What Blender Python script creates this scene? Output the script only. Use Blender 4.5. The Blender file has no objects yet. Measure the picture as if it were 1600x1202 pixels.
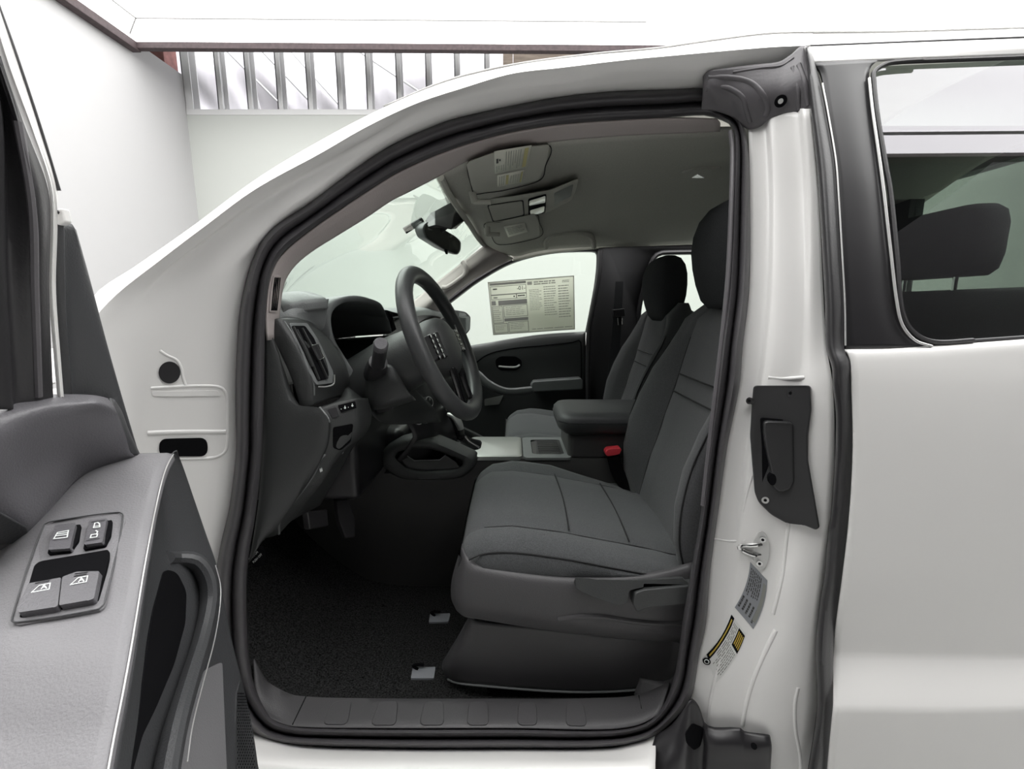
import bpy, bmesh, math, random
from mathutils import Vector, Matrix
random.seed(7)
scene = bpy.context.scene
COL = scene.collection

# ------------------------------------------------------------------ camera, world, light, exposure
F = 700.0
PITCH = math.atan(120.0 / F)
CAM = Vector((0.0, 0.0, 1.40))
cp, sp = math.cos(PITCH), math.sin(PITCH)
cam_data = bpy.data.cameras.new('camera')
cam_data.sensor_width = 36.0
cam_data.lens = 36.0 * F / 1600.0
cam_data.clip_start = 0.02
cam = bpy.data.objects.new('camera', cam_data)
COL.objects.link(cam)
cam.location = CAM
cam.rotation_euler = (math.pi / 2 - PITCH, 0, 0)
scene.camera = cam

world = bpy.data.worlds.new('world')
scene.world = world
world.use_nodes = True
world.node_tree.nodes['Background'].inputs[0].default_value = (0.9, 1.0, 0.98, 1)
world.node_tree.nodes['Background'].inputs[1].default_value = 0.15
CANOPY_STRENGTH = 4.75
scene.view_settings.view_transform = 'Standard'
scene.view_settings.look = 'None'
scene.view_settings.exposure = 0.0
scene.view_settings.gamma = 1.0
scene.view_settings.use_curve_mapping = False
# unseen area light added to brighten the insulation beyond the wall
ld = bpy.data.lights.new('sheeting_fill', 'AREA')
ld.shape = 'RECTANGLE'
ld.size = 9.0
ld.size_y = 1.2
ld.energy = 330
ld.color = (0.97, 0.97, 1.0)
lo = bpy.data.objects.new('sheeting_fill', ld)
COL.objects.link(lo)
lo.location = (-1.0, 6.9, 6.4)
lo.rotation_euler = (math.radians(18), 0, 0)


def ray(px, py):
    u = (px - 800.0) / F
    v = (601.0 - py) / F
    return Vector((u, cp + v * sp, -sp + v * cp))


def P(px, py, Y):
    """the point at depth Y (metres from the camera along the truck's width) seen at that spot of the photo"""
    d = ray(px, py)
    return CAM + d * (Y / d.y)


def PZ(px, py, z):
    d = ray(px, py)
    return CAM + d * ((z - CAM.z) / d.z)


def V(*a):
    return Vector(a)


def PL(*pts):
    return [P(*p) for p in pts]


# ------------------------------------------------------------------ materials
MATS = {}


def mat(name, color, rough=0.5, metal=0.0, spec=0.5, coat=0.0, bump=0.0, bscale=200.0, vary=0.0, vscale=None,
        emit=None, estr=0.0, sheen=0.0, stretch=None):
    m = bpy.data.materials.new(name)
    m.use_nodes = True
    nt = m.node_tree
    b = nt.nodes['Principled BSDF']
    b.inputs['Base Color'].default_value = (*color, 1)
    b.inputs['Roughness'].default_value = rough
    b.inputs['Metallic'].default_value = metal
    b.inputs['Specular IOR Level'].default_value = spec
    b.inputs['Coat Weight'].default_value = coat
    b.inputs['Coat Roughness'].default_value = 0.06
    if sheen:
        b.inputs['Sheen Weight'].default_value = sheen
    if emit:
        b.inputs['Emission Color'].default_value = (*emit, 1)
        b.inputs['Emission Strength'].default_value = estr
    if bump or vary:
        tc = nt.nodes.new('ShaderNodeTexCoord')
        src = tc.outputs['Object']
        if stretch:
            mp = nt.nodes.new('ShaderNodeMapping')
            mp.inputs['Scale'].default_value = stretch
            nt.links.new(src, mp.inputs['Vector'])
            src = mp.outputs['Vector']
        n = nt.nodes.new('ShaderNodeTexNoise')
        n.inputs['Scale'].default_value = bscale
        n.inputs['Detail'].default_value = 3
        nt.links.new(src, n.inputs['Vector'])
        if bump:
            bp = nt.nodes.new('ShaderNodeBump')
            bp.inputs['Strength'].default_value = bump
            bp.inputs['Distance'].default_value = 0.002
            nt.links.new(n.outputs['Fac'], bp.inputs['Height'])
            nt.links.new(bp.outputs['Normal'], b.inputs['Normal'])
        if vary:
            n2 = nt.nodes.new('ShaderNodeTexNoise')
            n2.inputs['Scale'].default_value = vscale or bscale
            n2.inputs['Detail'].default_value = 4
            nt.links.new(src, n2.inputs['Vector'])
            rp = nt.nodes.new('ShaderNodeValToRGB')
            rp.color_ramp.elements[0].position = 0.3
            rp.color_ramp.elements[1].position = 0.7
            rp.color_ramp.elements[0].color = (*[c * (1 - vary) for c in color], 1)
            rp.color_ramp.elements[1].color = (*[min(1, c * (1 + vary)) for c in color], 1)
            nt.links.new(n2.outputs['Fac'], rp.inputs['Fac'])
            nt.links.new(rp.outputs['Color'], b.inputs['Base Color'])
    MATS[name] = m
    return m


def glass_mat(name, tint, refl=1.0, ior=1.5, rough=0.0, gloss_col=(1, 1, 1)):
    m = bpy.data.materials.new(name)
    m.use_nodes = True
    nt = m.node_tree
    nt.nodes.remove(nt.nodes['Principled BSDF'])
    out = nt.nodes['Material Output']
    tr = nt.nodes.new('ShaderNodeBsdfTransparent')
    tr.inputs['Color'].default_value = (*tint, 1)
    gl = nt.nodes.new('ShaderNodeBsdfGlossy')
    gl.inputs['Roughness'].default_value = rough
    gl.inputs['Color'].default_value = (*gloss_col, 1)
    f0 = ((ior - 1) / (ior + 1)) ** 2 * refl
    lw_ = nt.nodes.new('ShaderNodeLayerWeight')
    lw_.inputs['Blend'].default_value = 0.5
    pw = nt.nodes.new('ShaderNodeMath')
    pw.operation = 'POWER'
    pw.inputs[1].default_value = 5.0
    nt.links.new(lw_.outputs['Facing'], pw.inputs[0])
    ml = nt.nodes.new('ShaderNodeMath')
    ml.operation = 'MULTIPLY_ADD'
    ml.inputs[1].default_value = 1.0 - f0
    ml.inputs[2].default_value = f0
    ml.use_clamp = True
    nt.links.new(pw.outputs[0], ml.inputs[0])
    mx = nt.nodes.new('ShaderNodeMixShader')
    nt.links.new(ml.outputs[0], mx.inputs['Fac'])
    nt.links.new(tr.outputs[0], mx.inputs[1])
    nt.links.new(gl.outputs[0], mx.inputs[2])
    nt.links.new(mx.outputs[0], out.inputs['Surface'])
    MATS[name] = m
    return m


mat('white_paint', (0.835, 0.825, 0.81), 0.32, coat=0.35)
mat('rubber', (0.030, 0.029, 0.031), 0.42, bump=0.15, bscale=300)
mat('rubber_grey', (0.105, 0.099, 0.106), 0.45, bump=0.2, bscale=160)
mat('satin_black', (0.022, 0.021, 0.023), 0.36)
mat('black', (0.006, 0.006, 0.007), 0.9, spec=0.05)
mat('seal_rubber', (0.060, 0.057, 0.061), 0.4, bump=0.15, bscale=300)
mat('pillar_black', (0.020, 0.020, 0.021), 0.85, spec=0.15)
mat('latch_black', (0.034, 0.034, 0.035), 0.33)
mat('gloss_black', (0.008, 0.008, 0.009), 0.08)
mat('armrest_plastic', (0.185, 0.181, 0.190), 0.5, bump=0.3, bscale=420)
mat('door_plastic', (0.115, 0.112, 0.121), 0.42, bump=0.35, bscale=420)
mat('door_plastic_dark', (0.050, 0.051, 0.054), 0.5, bump=0.3, bscale=420)
mat('dash_plastic', (0.042, 0.044, 0.044), 0.5, bump=0.3, bscale=420)
mat('dash_top', (0.165, 0.172, 0.173), 0.36, bump=0.3, bscale=420)  # dark dash plastic with the windshield light put into a lighter colour
mat('seat_plastic', (0.062, 0.060, 0.063), 0.5, bump=0.25, bscale=420)
mat('wheel_leather', (0.045, 0.047, 0.048), 0.42, bump=0.2, bscale=350)
mat('fabric', (0.077, 0.078, 0.081), 0.92, spec=0.15, bump=0.7, bscale=700, vary=0.18, vscale=420, sheen=0.15)
mat('fabric_insert', (0.084, 0.087, 0.090), 0.92, spec=0.15, bump=0.7, bscale=700, vary=0.22, vscale=420, sheen=0.15)
mat('fabric_dark', (0.036, 0.037, 0.039), 0.95, spec=0.1, bump=0.6, bscale=700, vary=0.18, vscale=420)
mat('seam', (0.014, 0.014, 0.015), 0.8)
mat('headliner', (0.43, 0.425, 0.385), 0.95, spec=0.1, bump=0.4, bscale=600, vary=0.08, vscale=300)
mat('visor', (0.45, 0.445, 0.40), 0.9, spec=0.1, bump=0.3, bscale=600)
mat('pillar_trim', (0.42, 0.375, 0.365), 0.7, bump=0.2, bscale=400)
mat('console_plastic', (0.046, 0.045, 0.044), 0.5, bump=0.25, bscale=420)
mat('carpet', (0.022, 0.022, 0.022), 0.98, spec=0.05, bump=1.0, bscale=200, vary=0.9, vscale=260)
mat('chrome', (0.75, 0.75, 0.74), 0.16, metal=1.0)
mat('satin_silver', (0.62, 0.62, 0.61), 0.35, metal=0.45)
mat('silver_panel', (0.42, 0.43, 0.41), 0.36, metal=0.6)
mat('red_plastic', (0.72, 0.05, 0.07), 0.4)
mat('paper', (0.66, 0.66, 0.58), 0.8)
PAPER_BACKLIT = mat('window_paper', (0.64, 0.65, 0.58), 0.8)
_nt = PAPER_BACKLIT.node_tree
_tl = _nt.nodes.new('ShaderNodeBsdfTranslucent')
_tl.inputs['Color'].default_value = (0.74, 0.755, 0.68, 1)
_mx = _nt.nodes.new('ShaderNodeMixShader')
_mx.inputs['Fac'].default_value = 0.6
_nt.links.new(_nt.nodes['Principled BSDF'].outputs[0], _mx.inputs[1])
_nt.links.new(_tl.outputs[0], _mx.inputs[2])
_nt.links.new(_mx.outputs[0], _nt.nodes['Material Output'].inputs['Surface'])
mat('paper_white', (0.74, 0.74, 0.72), 0.7)
mat('ink', (0.05, 0.05, 0.05), 0.7)
mat('ink_grey', (0.25, 0.255, 0.235), 0.8)
mat('ink_mid', (0.42, 0.43, 0.38), 0.8)
mat('yellow_print', (0.52, 0.36, 0.05), 0.6)
mat('pale_yellow', (0.50, 0.46, 0.22), 0.7)
mat('label_grey', (0.27, 0.28, 0.30), 0.5)
mat('white_print', (0.80, 0.84, 0.82), 0.6)
mat('lens', (0.80, 0.80, 0.80), 0.12, coat=0.5)
mat('wall_paint', (0.46, 0.455, 0.46), 0.8, spec=0.2, bump=0.05, bscale=8)
mat('wall_paint_back', (0.49, 0.505, 0.48), 0.8, spec=0.2, bump=0.05, bscale=8)
mat('dark_wall', (0.025, 0.025, 0.028), 0.8)
mat('concrete', (0.42, 0.42, 0.41), 0.45, bump=0.1, bscale=6, vary=0.1, vscale=3)
mat('steel_beam', (0.045, 0.030, 0.032), 0.7, bump=0.3, bscale=60, vary=0.3, vscale=30)
mat('rusty_steel', (0.17, 0.075, 0.065), 0.8, vary=0.3, vscale=12)
mat('stud_steel', (0.62, 0.62, 0.62), 0.5, metal=0.1)
mat('plywood', (0.36, 0.30, 0.25), 0.8, vary=0.25, vscale=5, stretch=(1, 1, 6))
mat('seam_line', (0.55, 0.54, 0.54), 0.8)
m_ = mat('canopy_light', (0.8, 0.8, 0.8), 0.9, emit=(1.0, 0.995, 0.985), estr=CANOPY_STRENGTH)
mat('sheeting', (0.83, 0.81, 0.84), 0.5, spec=0.5, bump=0.8, bscale=2.2, stretch=(1, 1, 2.2))
glass_mat('clear_glass', (0.93, 0.985, 0.945), refl=0.9)
glass_mat('windshield_glass', (0.84, 0.935, 0.87), refl=1.3)
glass_mat('tinted_glass', (0.30, 0.34, 0.31), refl=3.0, ior=1.55, gloss_col=(0.94, 0.92, 0.97))
mat('mirror_face', (0.75, 0.77, 0.76), 0.04, metal=1.0)
mat('mirror_dim', (0.10, 0.105, 0.10), 0.06, metal=0.6)


# ------------------------------------------------------------------ mesh helpers
def cr(pts, n, closed=False):
    """Catmull-Rom through pts, resampled to n points evenly along its length"""
    pts = [Vector(p) for p in pts]
    if len(pts) == 2:
        return [pts[0].lerp(pts[1], i / (n - 1)) for i in range(n)]
    dense = []
    m = len(pts)
    segs = m if closed else m - 1
    for i in range(segs):
        if closed:
            p0, p1, p2, p3 = pts[(i - 1) % m], pts[i], pts[(i + 1) % m], pts[(i + 2) % m]
        else:
            p1, p2 = pts[i], pts[i + 1]
            p0 = pts[i - 1] if i > 0 else p1 * 2 - p2
            p3 = pts[i + 2] if i + 2 < m else p2 * 2 - p1
        # centripetal-like tangents limited by the chord so close points do not overshoot
        c = (p2 - p1).length
        la = (p1 - p0).length or 1e-9
        lb = (p3 - p2).length or 1e-9
        t1 = (p2 - p0) * (c / (la + c)) if c else Vector()
        t2 = (p3 - p1) * (c / (lb + c)) if c else Vector()
        K = 14
        for k in range(K):
            t = k / K
            h00 = 2 * t**3 - 3 * t**2 + 1
            h10 = t**3 - 2 * t**2 + t
            h01 = -2 * t**3 + 3 * t**2
            h11 = t**3 - t**2
            dense.append(p1 * h00 + t1 * h10 + p2 * h01 + t2 * h11)
    dense.append(pts[0].copy() if closed else pts[-1].copy())
    L = [0.0]
    for i in range(1, len(dense)):
        L.append(L[-1] + (dense[i] - dense[i - 1]).length)
    tot = L[-1]
    out = []
    j = 0
    cnt = n if closed else n - 1
    for i in range(n):
        s = tot * i / cnt
        while j < len(L) - 2 and L[j + 1] < s:
            j += 1
        d = L[j + 1] - L[j]
        t = 0 if d < 1e-12 else (s - L[j]) / d
        out.append(dense[j].lerp(dense[j + 1], min(1, max(0, t))))
    return out


def lsamp(r, i, m):
    if not isinstance(r, (list, tuple)):
        return r
    t = i / max(1, m - 1) * (len(r) - 1)
    k = min(int(t), len(r) - 2)
    return r[k] + (r[k + 1] - r[k]) * (t - k)


class MB:
    def __init__(self):
        self.v = []
        self.f = []
        self.m = []
        self.mi = 0

    def use(self, i):
        self.mi = i
        return self

    def add(self, vs, fs):
        o = len(self.v)
        self.v += [Vector(a) for a in vs]
        for f in fs:
            self.f.append(tuple(o + i for i in f))
            self.m.append(self.mi)
        return self

    def grid(self, rows, closeu=False, closev=False):
        """rows: list of equally long point lists"""
        nr, nc = len(rows), len(rows[0])
        vs = [p for r in rows for p in r]
        fs = []
        for i in range(nr if closev else nr - 1):
            i2 = (i + 1) % nr
            for j in range(nc if closeu else nc - 1):
                j2 = (j + 1) % nc
                fs.append((i * nc + j, i * nc + j2, i2 * nc + j2, i2 * nc + j))
        return self.add(vs, fs)

    def loft(self, rails, nu=40, nv=4, smooth=True, even=True):
        """surface through rails (each a list of points along it); nv cells between rails"""
        rs = [cr(r, nu) if even else r for r in rails]
        nu = len(rs[0])
        rows = []
        n = len(rs)
        cols = []
        for j in range(nu):
            c = [rs[i][j] for i in range(n)]
            if smooth and n > 2:
                dense = []
                for i in range(n - 1):
                    p1, p2 = c[i], c[i + 1]
                    p0 = c[i - 1] if i > 0 else p1 * 2 - p2
                    p3 = c[i + 2] if i + 2 < n else p2 * 2 - p1
                    cc = (p2 - p1).length
                    la = (p1 - p0).length or 1e-9
                    lb = (p3 - p2).length or 1e-9
                    t1 = (p2 - p0) * (cc / (la + cc)) if cc else Vector()
                    t2 = (p3 - p1) * (cc / (lb + cc)) if cc else Vector()
                    for k in range(nv):
                        t = k / nv
                        dense.append(p1 * (2*t**3 - 3*t*t + 1) + t1 * (t**3 - 2*t*t + t) + p2 * (-2*t**3 + 3*t*t) + t2 * (t**3 - t*t))
                dense.append(c[-1])
            else:
                dense = []
                for i in range(n - 1):
                    for k in range(nv):
                        dense.append(c[i].lerp(c[i + 1], k / nv))
                dense.append(c[-1])
            cols.append(dense)
        rows = [[cols[j][i] for j in range(nu)] for i in range(len(cols[0]))]
        return self.grid(rows)

    def sections(self, loops, caps=True):
        """closed loops of equal length joined in order"""
        nl, nc = len(loops), len(loops[0])
        vs = [p for l in loops for p in l]
        fs = []
        for i in range(nl - 1):
            for j in range(nc):
                j2 = (j + 1) % nc
                fs.append((i * nc + j, i * nc + j2, (i + 1) * nc + j2, (i + 1) * nc + j))
        if caps:
            fs.append(tuple(reversed(range(nc))))
            fs.append(tuple((nl - 1) * nc + j for j in range(nc)))
        return self.add(vs, fs)

    def tube(self, pts, r, ry=None, n=10, closed=False, num=None, up=None, even=True):
        if num:
            pts = cr(pts, num, closed)
        pts = [Vector(p) for p in pts]
        m = len(pts)
        loops = []
        prev = None
        for i in range(m):
            if closed:
                t = pts[(i + 1) % m] - pts[i - 1]
            else:
                t = pts[min(i + 1, m - 1)] - pts[max(i - 1, 0)]
            t.normalize()
            if up is not None:
                a = Vector(up) - t * t.dot(Vector(up))
            elif prev is None:
                a = Vector((0, 0, 1)) if abs(t.z) < 0.9 else Vector((1, 0, 0))
                a = a - t * t.dot(a)
            else:
                a = prev - t * t.dot(prev)
            a.normalize()
            prev = a
            b = t.cross(a)
            r1 = lsamp(r, i, m)
            r2 = r1 if ry is None else lsamp(ry, i, m)
            loops.append([pts[i] + a * (r1 * math.cos(2 * math.pi * k / n)) + b * (r2 * math.sin(2 * math.pi * k / n)) for k in range(n)])
        if closed:
            loops.append(loops[0])
            return self.sections(loops, caps=False)
        return self.sections(loops)

    def prism(self, pts, vec):
        pts = [Vector(p) for p in pts]
        vec = Vector(vec)
        n = len(pts)
        vs = pts + [p + vec for p in pts]
        fs = [tuple(range(n)), tuple(reversed(range(n, 2 * n)))]
        for i in range(n):
            j = (i + 1) % n
            fs.append((j, i, n + i, n + j))
        return self.add(vs, fs)

    def ring(self, outer, inner, vec):
        """plate with a hole: outer and inner loops of the same length"""
        n = len(outer)
        vec = Vector(vec)
        vs = list(outer) + list(inner) + [p + vec for p in outer] + [p + vec for p in inner]
        fs = []
        for i in range(n):
            j = (i + 1) % n
            fs += [(i, j, n + j, n + i), (2*n + j, 2*n + i, 3*n + i, 3*n + j), (j, i, 2*n + i, 2*n + j), (n + i, n + j, 3*n + j, 3*n + i)]
        return self.add(vs, fs)

    def box(self, a, b):
        x0, y0, z0 = a
        x1, y1, z1 = b
        vs = [(x, y, z) for x in (x0, x1) for y in (y0, y1) for z in (z0, z1)]
        return self.add(vs, [(0, 1, 3, 2), (4, 6, 7, 5), (0, 4, 5, 1), (2, 3, 7, 6), (0, 2, 6, 4), (1, 5, 7, 3)])

    def disc(self, c, nrm, r, depth, n=28, r2=None, e1=None):
        nrm = Vector(nrm).normalized()
        a = Vector(e1).normalized() if e1 else (Vector((0, 0, 1)) if abs(nrm.z) < 0.9 else Vector((1, 0, 0)))
        a = (a - nrm * nrm.dot(a)).normalized()
        b = nrm.cross(a)
        r2 = r2 or r
        loop = [Vector(c) + a * (r * math.cos(2*math.pi*k/n)) + b * (r2 * math.sin(2*math.pi*k/n)) for k in range(n)]
        return self.prism(loop, nrm * -depth)

    def build(self, name, mats, parent=None, solid=0.0, bevel=0.0, bseg=2, subd=0, sharp=35, face=True, merge=True, label=None, flip=None):
        """one mesh object; open sheets are turned to the camera and thickened behind"""
        me = bpy.data.meshes.new(name)
        off = parent_loc(parent)
        me.from_pydata([p - off for p in self.v], [], self.f)
        if not isinstance(mats, (list, tuple)):
            mats = [mats]
        for k in mats:
            me.materials.append(MATS[k])
        for p, i in zip(me.polygons, self.m):
            p.material_index = i
        bm = bmesh.new()
        bm.from_mesh(me)
        if merge:
            bmesh.ops.remove_doubles(bm, verts=bm.verts, dist=1e-5)
        if solid and face:
            seen = set()
            for f0 in bm.faces:
                if f0 in seen:
                    continue
                isl, todo = [], [f0]
                seen.add(f0)
                while todo:
                    f = todo.pop()
                    isl.append(f)
                    for e_ in f.edges:
                        for g_ in e_.link_faces:
                            if g_ not in seen:
                                seen.add(g_)
                                todo.append(g_)
                closed = all(len(e_.link_faces) == 2 for f in isl for e_ in f.edges)
                t_ = 0.0
                for f in isl:
                    t_ += f.calc_area() * f.normal.dot((CAM - off - f.calc_center_median()).normalized())
                if closed:
                    bmesh.ops.recalc_face_normals(bm, faces=isl)
                elif t_ < 0:
                    bmesh.ops.reverse_faces(bm, faces=isl)
        elif not solid:
            bmesh.ops.recalc_face_normals(bm, faces=bm.faces)
        bm.to_mesh(me)
        bm.free()
        for p in me.polygons:
            p.use_smooth = True
        if sharp and not bevel and not subd:
            me.set_sharp_from_angle(angle=math.radians(sharp))
        o = bpy.data.objects.new(name, me)
        COL.objects.link(o)
        if parent:
            o.parent = parent
        if subd:
            md = o.modifiers.new('smooth', 'SUBSURF')
            md.levels = md.render_levels = subd
        if solid:
            md = o.modifiers.new('thickness', 'SOLIDIFY')
            md.thickness = solid
            md.offset = -1
        if bevel:
            md = o.modifiers.new('rounding', 'BEVEL')
            md.width = bevel
            md.segments = bseg
            md.limit_method = 'ANGLE'
            md.angle_limit = math.radians(40)
            md.harden_normals = True
            me.set_sharp_from_angle(angle=math.radians(60))
        if label:
            o['label'] = label
        return o


def parent_loc(o):
    v = Vector()
    while o:
        v += o.location
        o = o.parent
    return v


def empty(name, loc, label=None, cat=None, group=None, kind=None):
    o = bpy.data.objects.new(name, None)
    o.empty_display_size = 0.1
    COL.objects.link(o)
    o.location = loc
    return tag(o, label, cat, group, kind)


def tag(o, label=None, cat=None, group=None, kind=None):
    if label: o['label'] = label
    if cat: o['category'] = cat
    if group: o['group'] = group
    if kind: o['kind'] = kind
    return o


def bar(mb, a, b, w, off, nrm):
    """a printed bar from a to b, width w, lifted off along nrm"""
    a, b, nrm = Vector(a), Vector(b), Vector(nrm).normalized()
    d = (b - a).normalized()
    s = nrm.cross(d) * (w / 2)
    o = nrm * off
    mb.add([a - s + o, b - s + o, b + s + o, a + s + o], [(0, 1, 2, 3)])


def text_verts(s, size):
    cu = bpy.data.curves.new('t', 'FONT')
    cu.body = s
    cu.size = size
    cu.align_x = 'CENTER'
    cu.align_y = 'CENTER'
    ob = bpy.data.objects.new('t', cu)
    COL.objects.link(ob)
    dg = bpy.context.evaluated_depsgraph_get()
    dg.update()
    me = bpy.data.meshes.new_from_object(ob.evaluated_get(dg))
    vs = [v.co.copy() for v in me.vertices]
    fs = [tuple(p.vertices) for p in me.polygons]
    bpy.data.objects.remove(ob)
    bpy.data.curves.remove(cu)
    bpy.data.meshes.remove(me)
    return vs, fs


def put_text(mb, s, size, o, ex, ey, lift=0.0006):
    vs, fs = text_verts(s, size)
    ex, ey = Vector(ex).normalized(), Vector(ey).normalized()
    n = ex.cross(ey).normalized()
    mb.add([Vector(o) + ex * v.x + ey * v.y + n * lift for v in vs], fs)


class Quad:
    """a flat printed sheet given by its corners: top-left, top-right, bottom-right, bottom-left"""
    def __init__(self, tl, tr, br, bl):
        self.c = [Vector(a) for a in (tl, tr, br, bl)]
        self.n = (self.c[1] - self.c[0]).cross(self.c[0] - self.c[3]).normalized()
        if self.n.dot(CAM - self.c[0]) < 0:
            self.n = -self.n

    def at(self, u, v, lift=0.0):
        tl, tr, br, bl = self.c
        return tl.lerp(tr, u).lerp(bl.lerp(br, u), v) + self.n * lift

    def patch(self, mb, u0, v0, u1, v1, lift=0.0006):
        mb.add([self.at(u0, v0, lift), self.at(u1, v0, lift), self.at(u1, v1, lift), self.at(u0, v1, lift)], [(0, 1, 2, 3)])

    def sheet(self, mb, thick=0.0008):
        mb.prism(self.c, -self.n * thick)

    def lines(self, mb, u0, v0, u1, v1, n, fill=0.5, rag=0.3, lift=0.0006):
        for i in range(n):
            a = v0 + (v1 - v0) * i / n
            b = a + (v1 - v0) / n * fill
            u = u0
            end = u1 - (u1 - u0) * rag * random.random()
            while u < end:
                w = (u1 - u0) * random.uniform(0.08, 0.3)
                self.patch(mb, u, a, min(u + w, end), b, lift)
                u += w + (u1 - u0) * 0.03


# ================================================================== the room
def shell(name, a, b, m):
    o = MB().box(a, b).build(name, m, sharp=30)
    return tag(o, kind='structure')


shell('floor', (-5.0, -6.0, -0.1), (7.0, 10.0, 0.0), 'concrete')
XW = P(303, 200, 6.0).x - 0.07
shell('wall_left', (XW - 0.15, -6.0, 0.0), (XW, 6.0, 4.19), 'wall_paint')
WB = 6.0
OZ0 = P(400, 176, WB).z
OX0 = P(288, 140, WB).x
OX1 = P(1120, 140, WB).x
wb = MB()
wb.box((XW - 0.15, WB, 0), (7.0, WB + 0.16, OZ0))
wb.box((OX1, WB, OZ0), (7.0, WB + 0.16, 5.6))
wb.box((XW - 0.15, WB, 5.2), (OX1, WB + 0.16, 5.6))
tag(wb.build('wall_back', 'wall_paint_back', sharp=30), kind='structure')
shell('wall_right', (7.0, -6.0, 0.0), (7.15, 10.0, 7.0), 'wall_paint')
wf = MB()
wf.box((-5.0, -6.15, 0), (7.0, -6.0, 7.0))
tag(wf.build('wall_front', 'dark_wall', sharp=30), kind='structure')
shell('ceiling', (-6.5, -6.0, 7.0), (7.15, 10.0, 7.1), 'dark_wall')
shell('wall_outer', (-6.5, 9.9, 0.0), (7.0, 10.0, 7.0), 'wall_paint')

# stud-framed opening high in the back wall
win = empty('window_1', ((OX0 + OX1) / 2, WB, OZ0), 'open stud-framed strip above the back wall with white sheeting behind', None, None, 'structure')
sb = MB()
sb.box((OX0, WB - 0.012, OZ0 - 0.03), (OX1, WB + 0.17, OZ0 + 0.035))
sb.build('sill_track', 'stud_steel', win, bevel=0.004)
for i, (xt, xb) in enumerate([(290, 296), (337, 345), (384, 391), (431, 438), (480, 485), (526, 532), (574, 577.5), (621.5, 624), (668, 670), (713.5, 714.5), (760.5, 761)]):
    x = P(xb, 168, WB).x
    w = 0.030 if i else 0.05
    s = MB()
    # a steel C-stud: web and two lipped flanges
    s.box((x - w, WB + 0.0, OZ0 + 0.03), (x + w, WB + 0.012, 5.25))
    s.box((x - w, WB + 0.0, OZ0 + 0.03), (x - w + 0.012, WB + 0.14, 5.25))
    s.box((x - w, WB + 0.13, OZ0 + 0.03), (x + w, WB + 0.142, 5.25))
    s.build('stud', 'stud_steel', win, sharp=30)
b = MB()
xj = P(786, 120, WB).x
b.box((xj, WB + 0.01, OZ0), (xj + 0.12, WB + 0.15, 5.25))
b.build('jamb', 'plywood', win, sharp=30)
b = MB()
b.box((xj + 0.125, WB + 0.03, OZ0 + 0.04), (OX1 - .005, WB + 0.05, 5.195))
b.use(1).tube([(xj + 0.9, WB + 0.02, 4.3), (xj + 1.35, WB + 0.02, 4.75)], 0.012)
tag(b.build('wood_panel', ['plywood', 'steel_beam'], sharp=30), 'brown boarding closing the right end of the high wall opening', 'wall panel')

# wrinkled white insulation sheeting on the far roof slope
rows = []
for i in range(70):
    z = 2.9 + i * 0.05
    row = []
    for j in range(150):
        x = -8.0 + j * 0.075
        k = x + 0.9 * (z - 4)
        y = 8.1 + 0.05 * math.sin(k * 3.1) + 0.035 * math.sin(k * 7.3 + 2.0 * math.sin(z * 1.7)) + 0.05 * math.sin(z * 6 + 1.2 * math.sin(x * 1.6)) * (0.3 + 0.7 * abs(math.sin(x * 0.9)))
        y += 0.02 * math.sin(x * 17 + z * 9) * abs(math.sin(z * 3))
        row.append(V(x, y - 0.10 * (z - 3), z))
    rows.append(row)
tag(MB().grid(rows).build('insulation_sheet', 'sheeting', solid=0.01, sharp=0), 'wrinkled white insulation sheeting hanging behind the bare studs', 'insulation')
for (a, c, Y) in [((400, 70), (500, 175), 7.35), ((560, 80), (665, 150), 7.35), ((345, 70), (450, 175), 7.6), ((450, 75), (540, 175), 7.6), ((395, 125), (408, 180), 7.4)]:
    p, q = P(*a, Y), P(*c, Y)
    d = (q - p)
    t = MB().tube([p - d * (p.z - 7.0) / d.z, q - d * (q.z - 0.0) / d.z], 0.016, n=8)
    tag(t.build('brace_rod', 'stud_steel'), 'thin diagonal steel brace rod crossing behind the studs', 'brace rod', 'diagonal brace rods behind the studs')
sp_ = MB()
p = P(254, 90, 6.6)
sp_.box((p.x - 0.14, 6.5, 0), (p.x + 0.09, 6.75, 6.9))
tag(sp_.build('steel_post', 'rusty_steel', bevel=0.01), 'rust red steel post beyond the top corner of the left wall', 'post')

# big overhead light canopy with a dark steel edge
CZ = 4.10
corner = PZ(207, 70, CZ)
CX0, CY1 = corner.x, corner.y
CX1, CY0 = 6.2, -0.76
skew = 0.012
can = empty('light_canopy', (0.8, 2.0, CZ), 'large glowing white overhead light canopy with dark steel edge', 'light canopy')
def cpt(x, y, z):
    return V(x, y + (x - CX0) * skew, z)
MB().prism([cpt(CX0, CY0, CZ + 0.03), cpt(CX1, CY0, CZ + 0.03), cpt(CX1, CY1, CZ + 0.03), cpt(CX0, CY1, CZ + 0.03)], (0, 0, 0.05)).build('diffuser', 'canopy_light', can, sharp=30)
inner = PZ(212, 32, CZ)
ix, iy = inner.x, inner.y
def strip(mb, a, b, w, z):
    a, b = Vector(a), Vector(b)
    d = (b - a).normalized()
    s = Vector((-d.y, d.x, 0)) * w / 2
    mb.prism([V(*(a - s)[:2], z), V(*(b - s)[:2], z), V(*(b + s)[:2], z), V(*(a + s)[:2], z)], (0, 0, 0.006))
sm = MB()
strip(sm, cpt(ix, iy, 0), cpt(1.3, iy, 0), 0.018, CZ + 0.02)
strip(sm, cpt(ix, iy, 0), cpt(ix, CY0 + 0.21, 0), 0.018, CZ + 0.02)
strip(sm, cpt(ix, iy, 0), cpt(CX0 + 0.1, CY1 - 0.15, 0), 0.012, CZ + 0.02)
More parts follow.
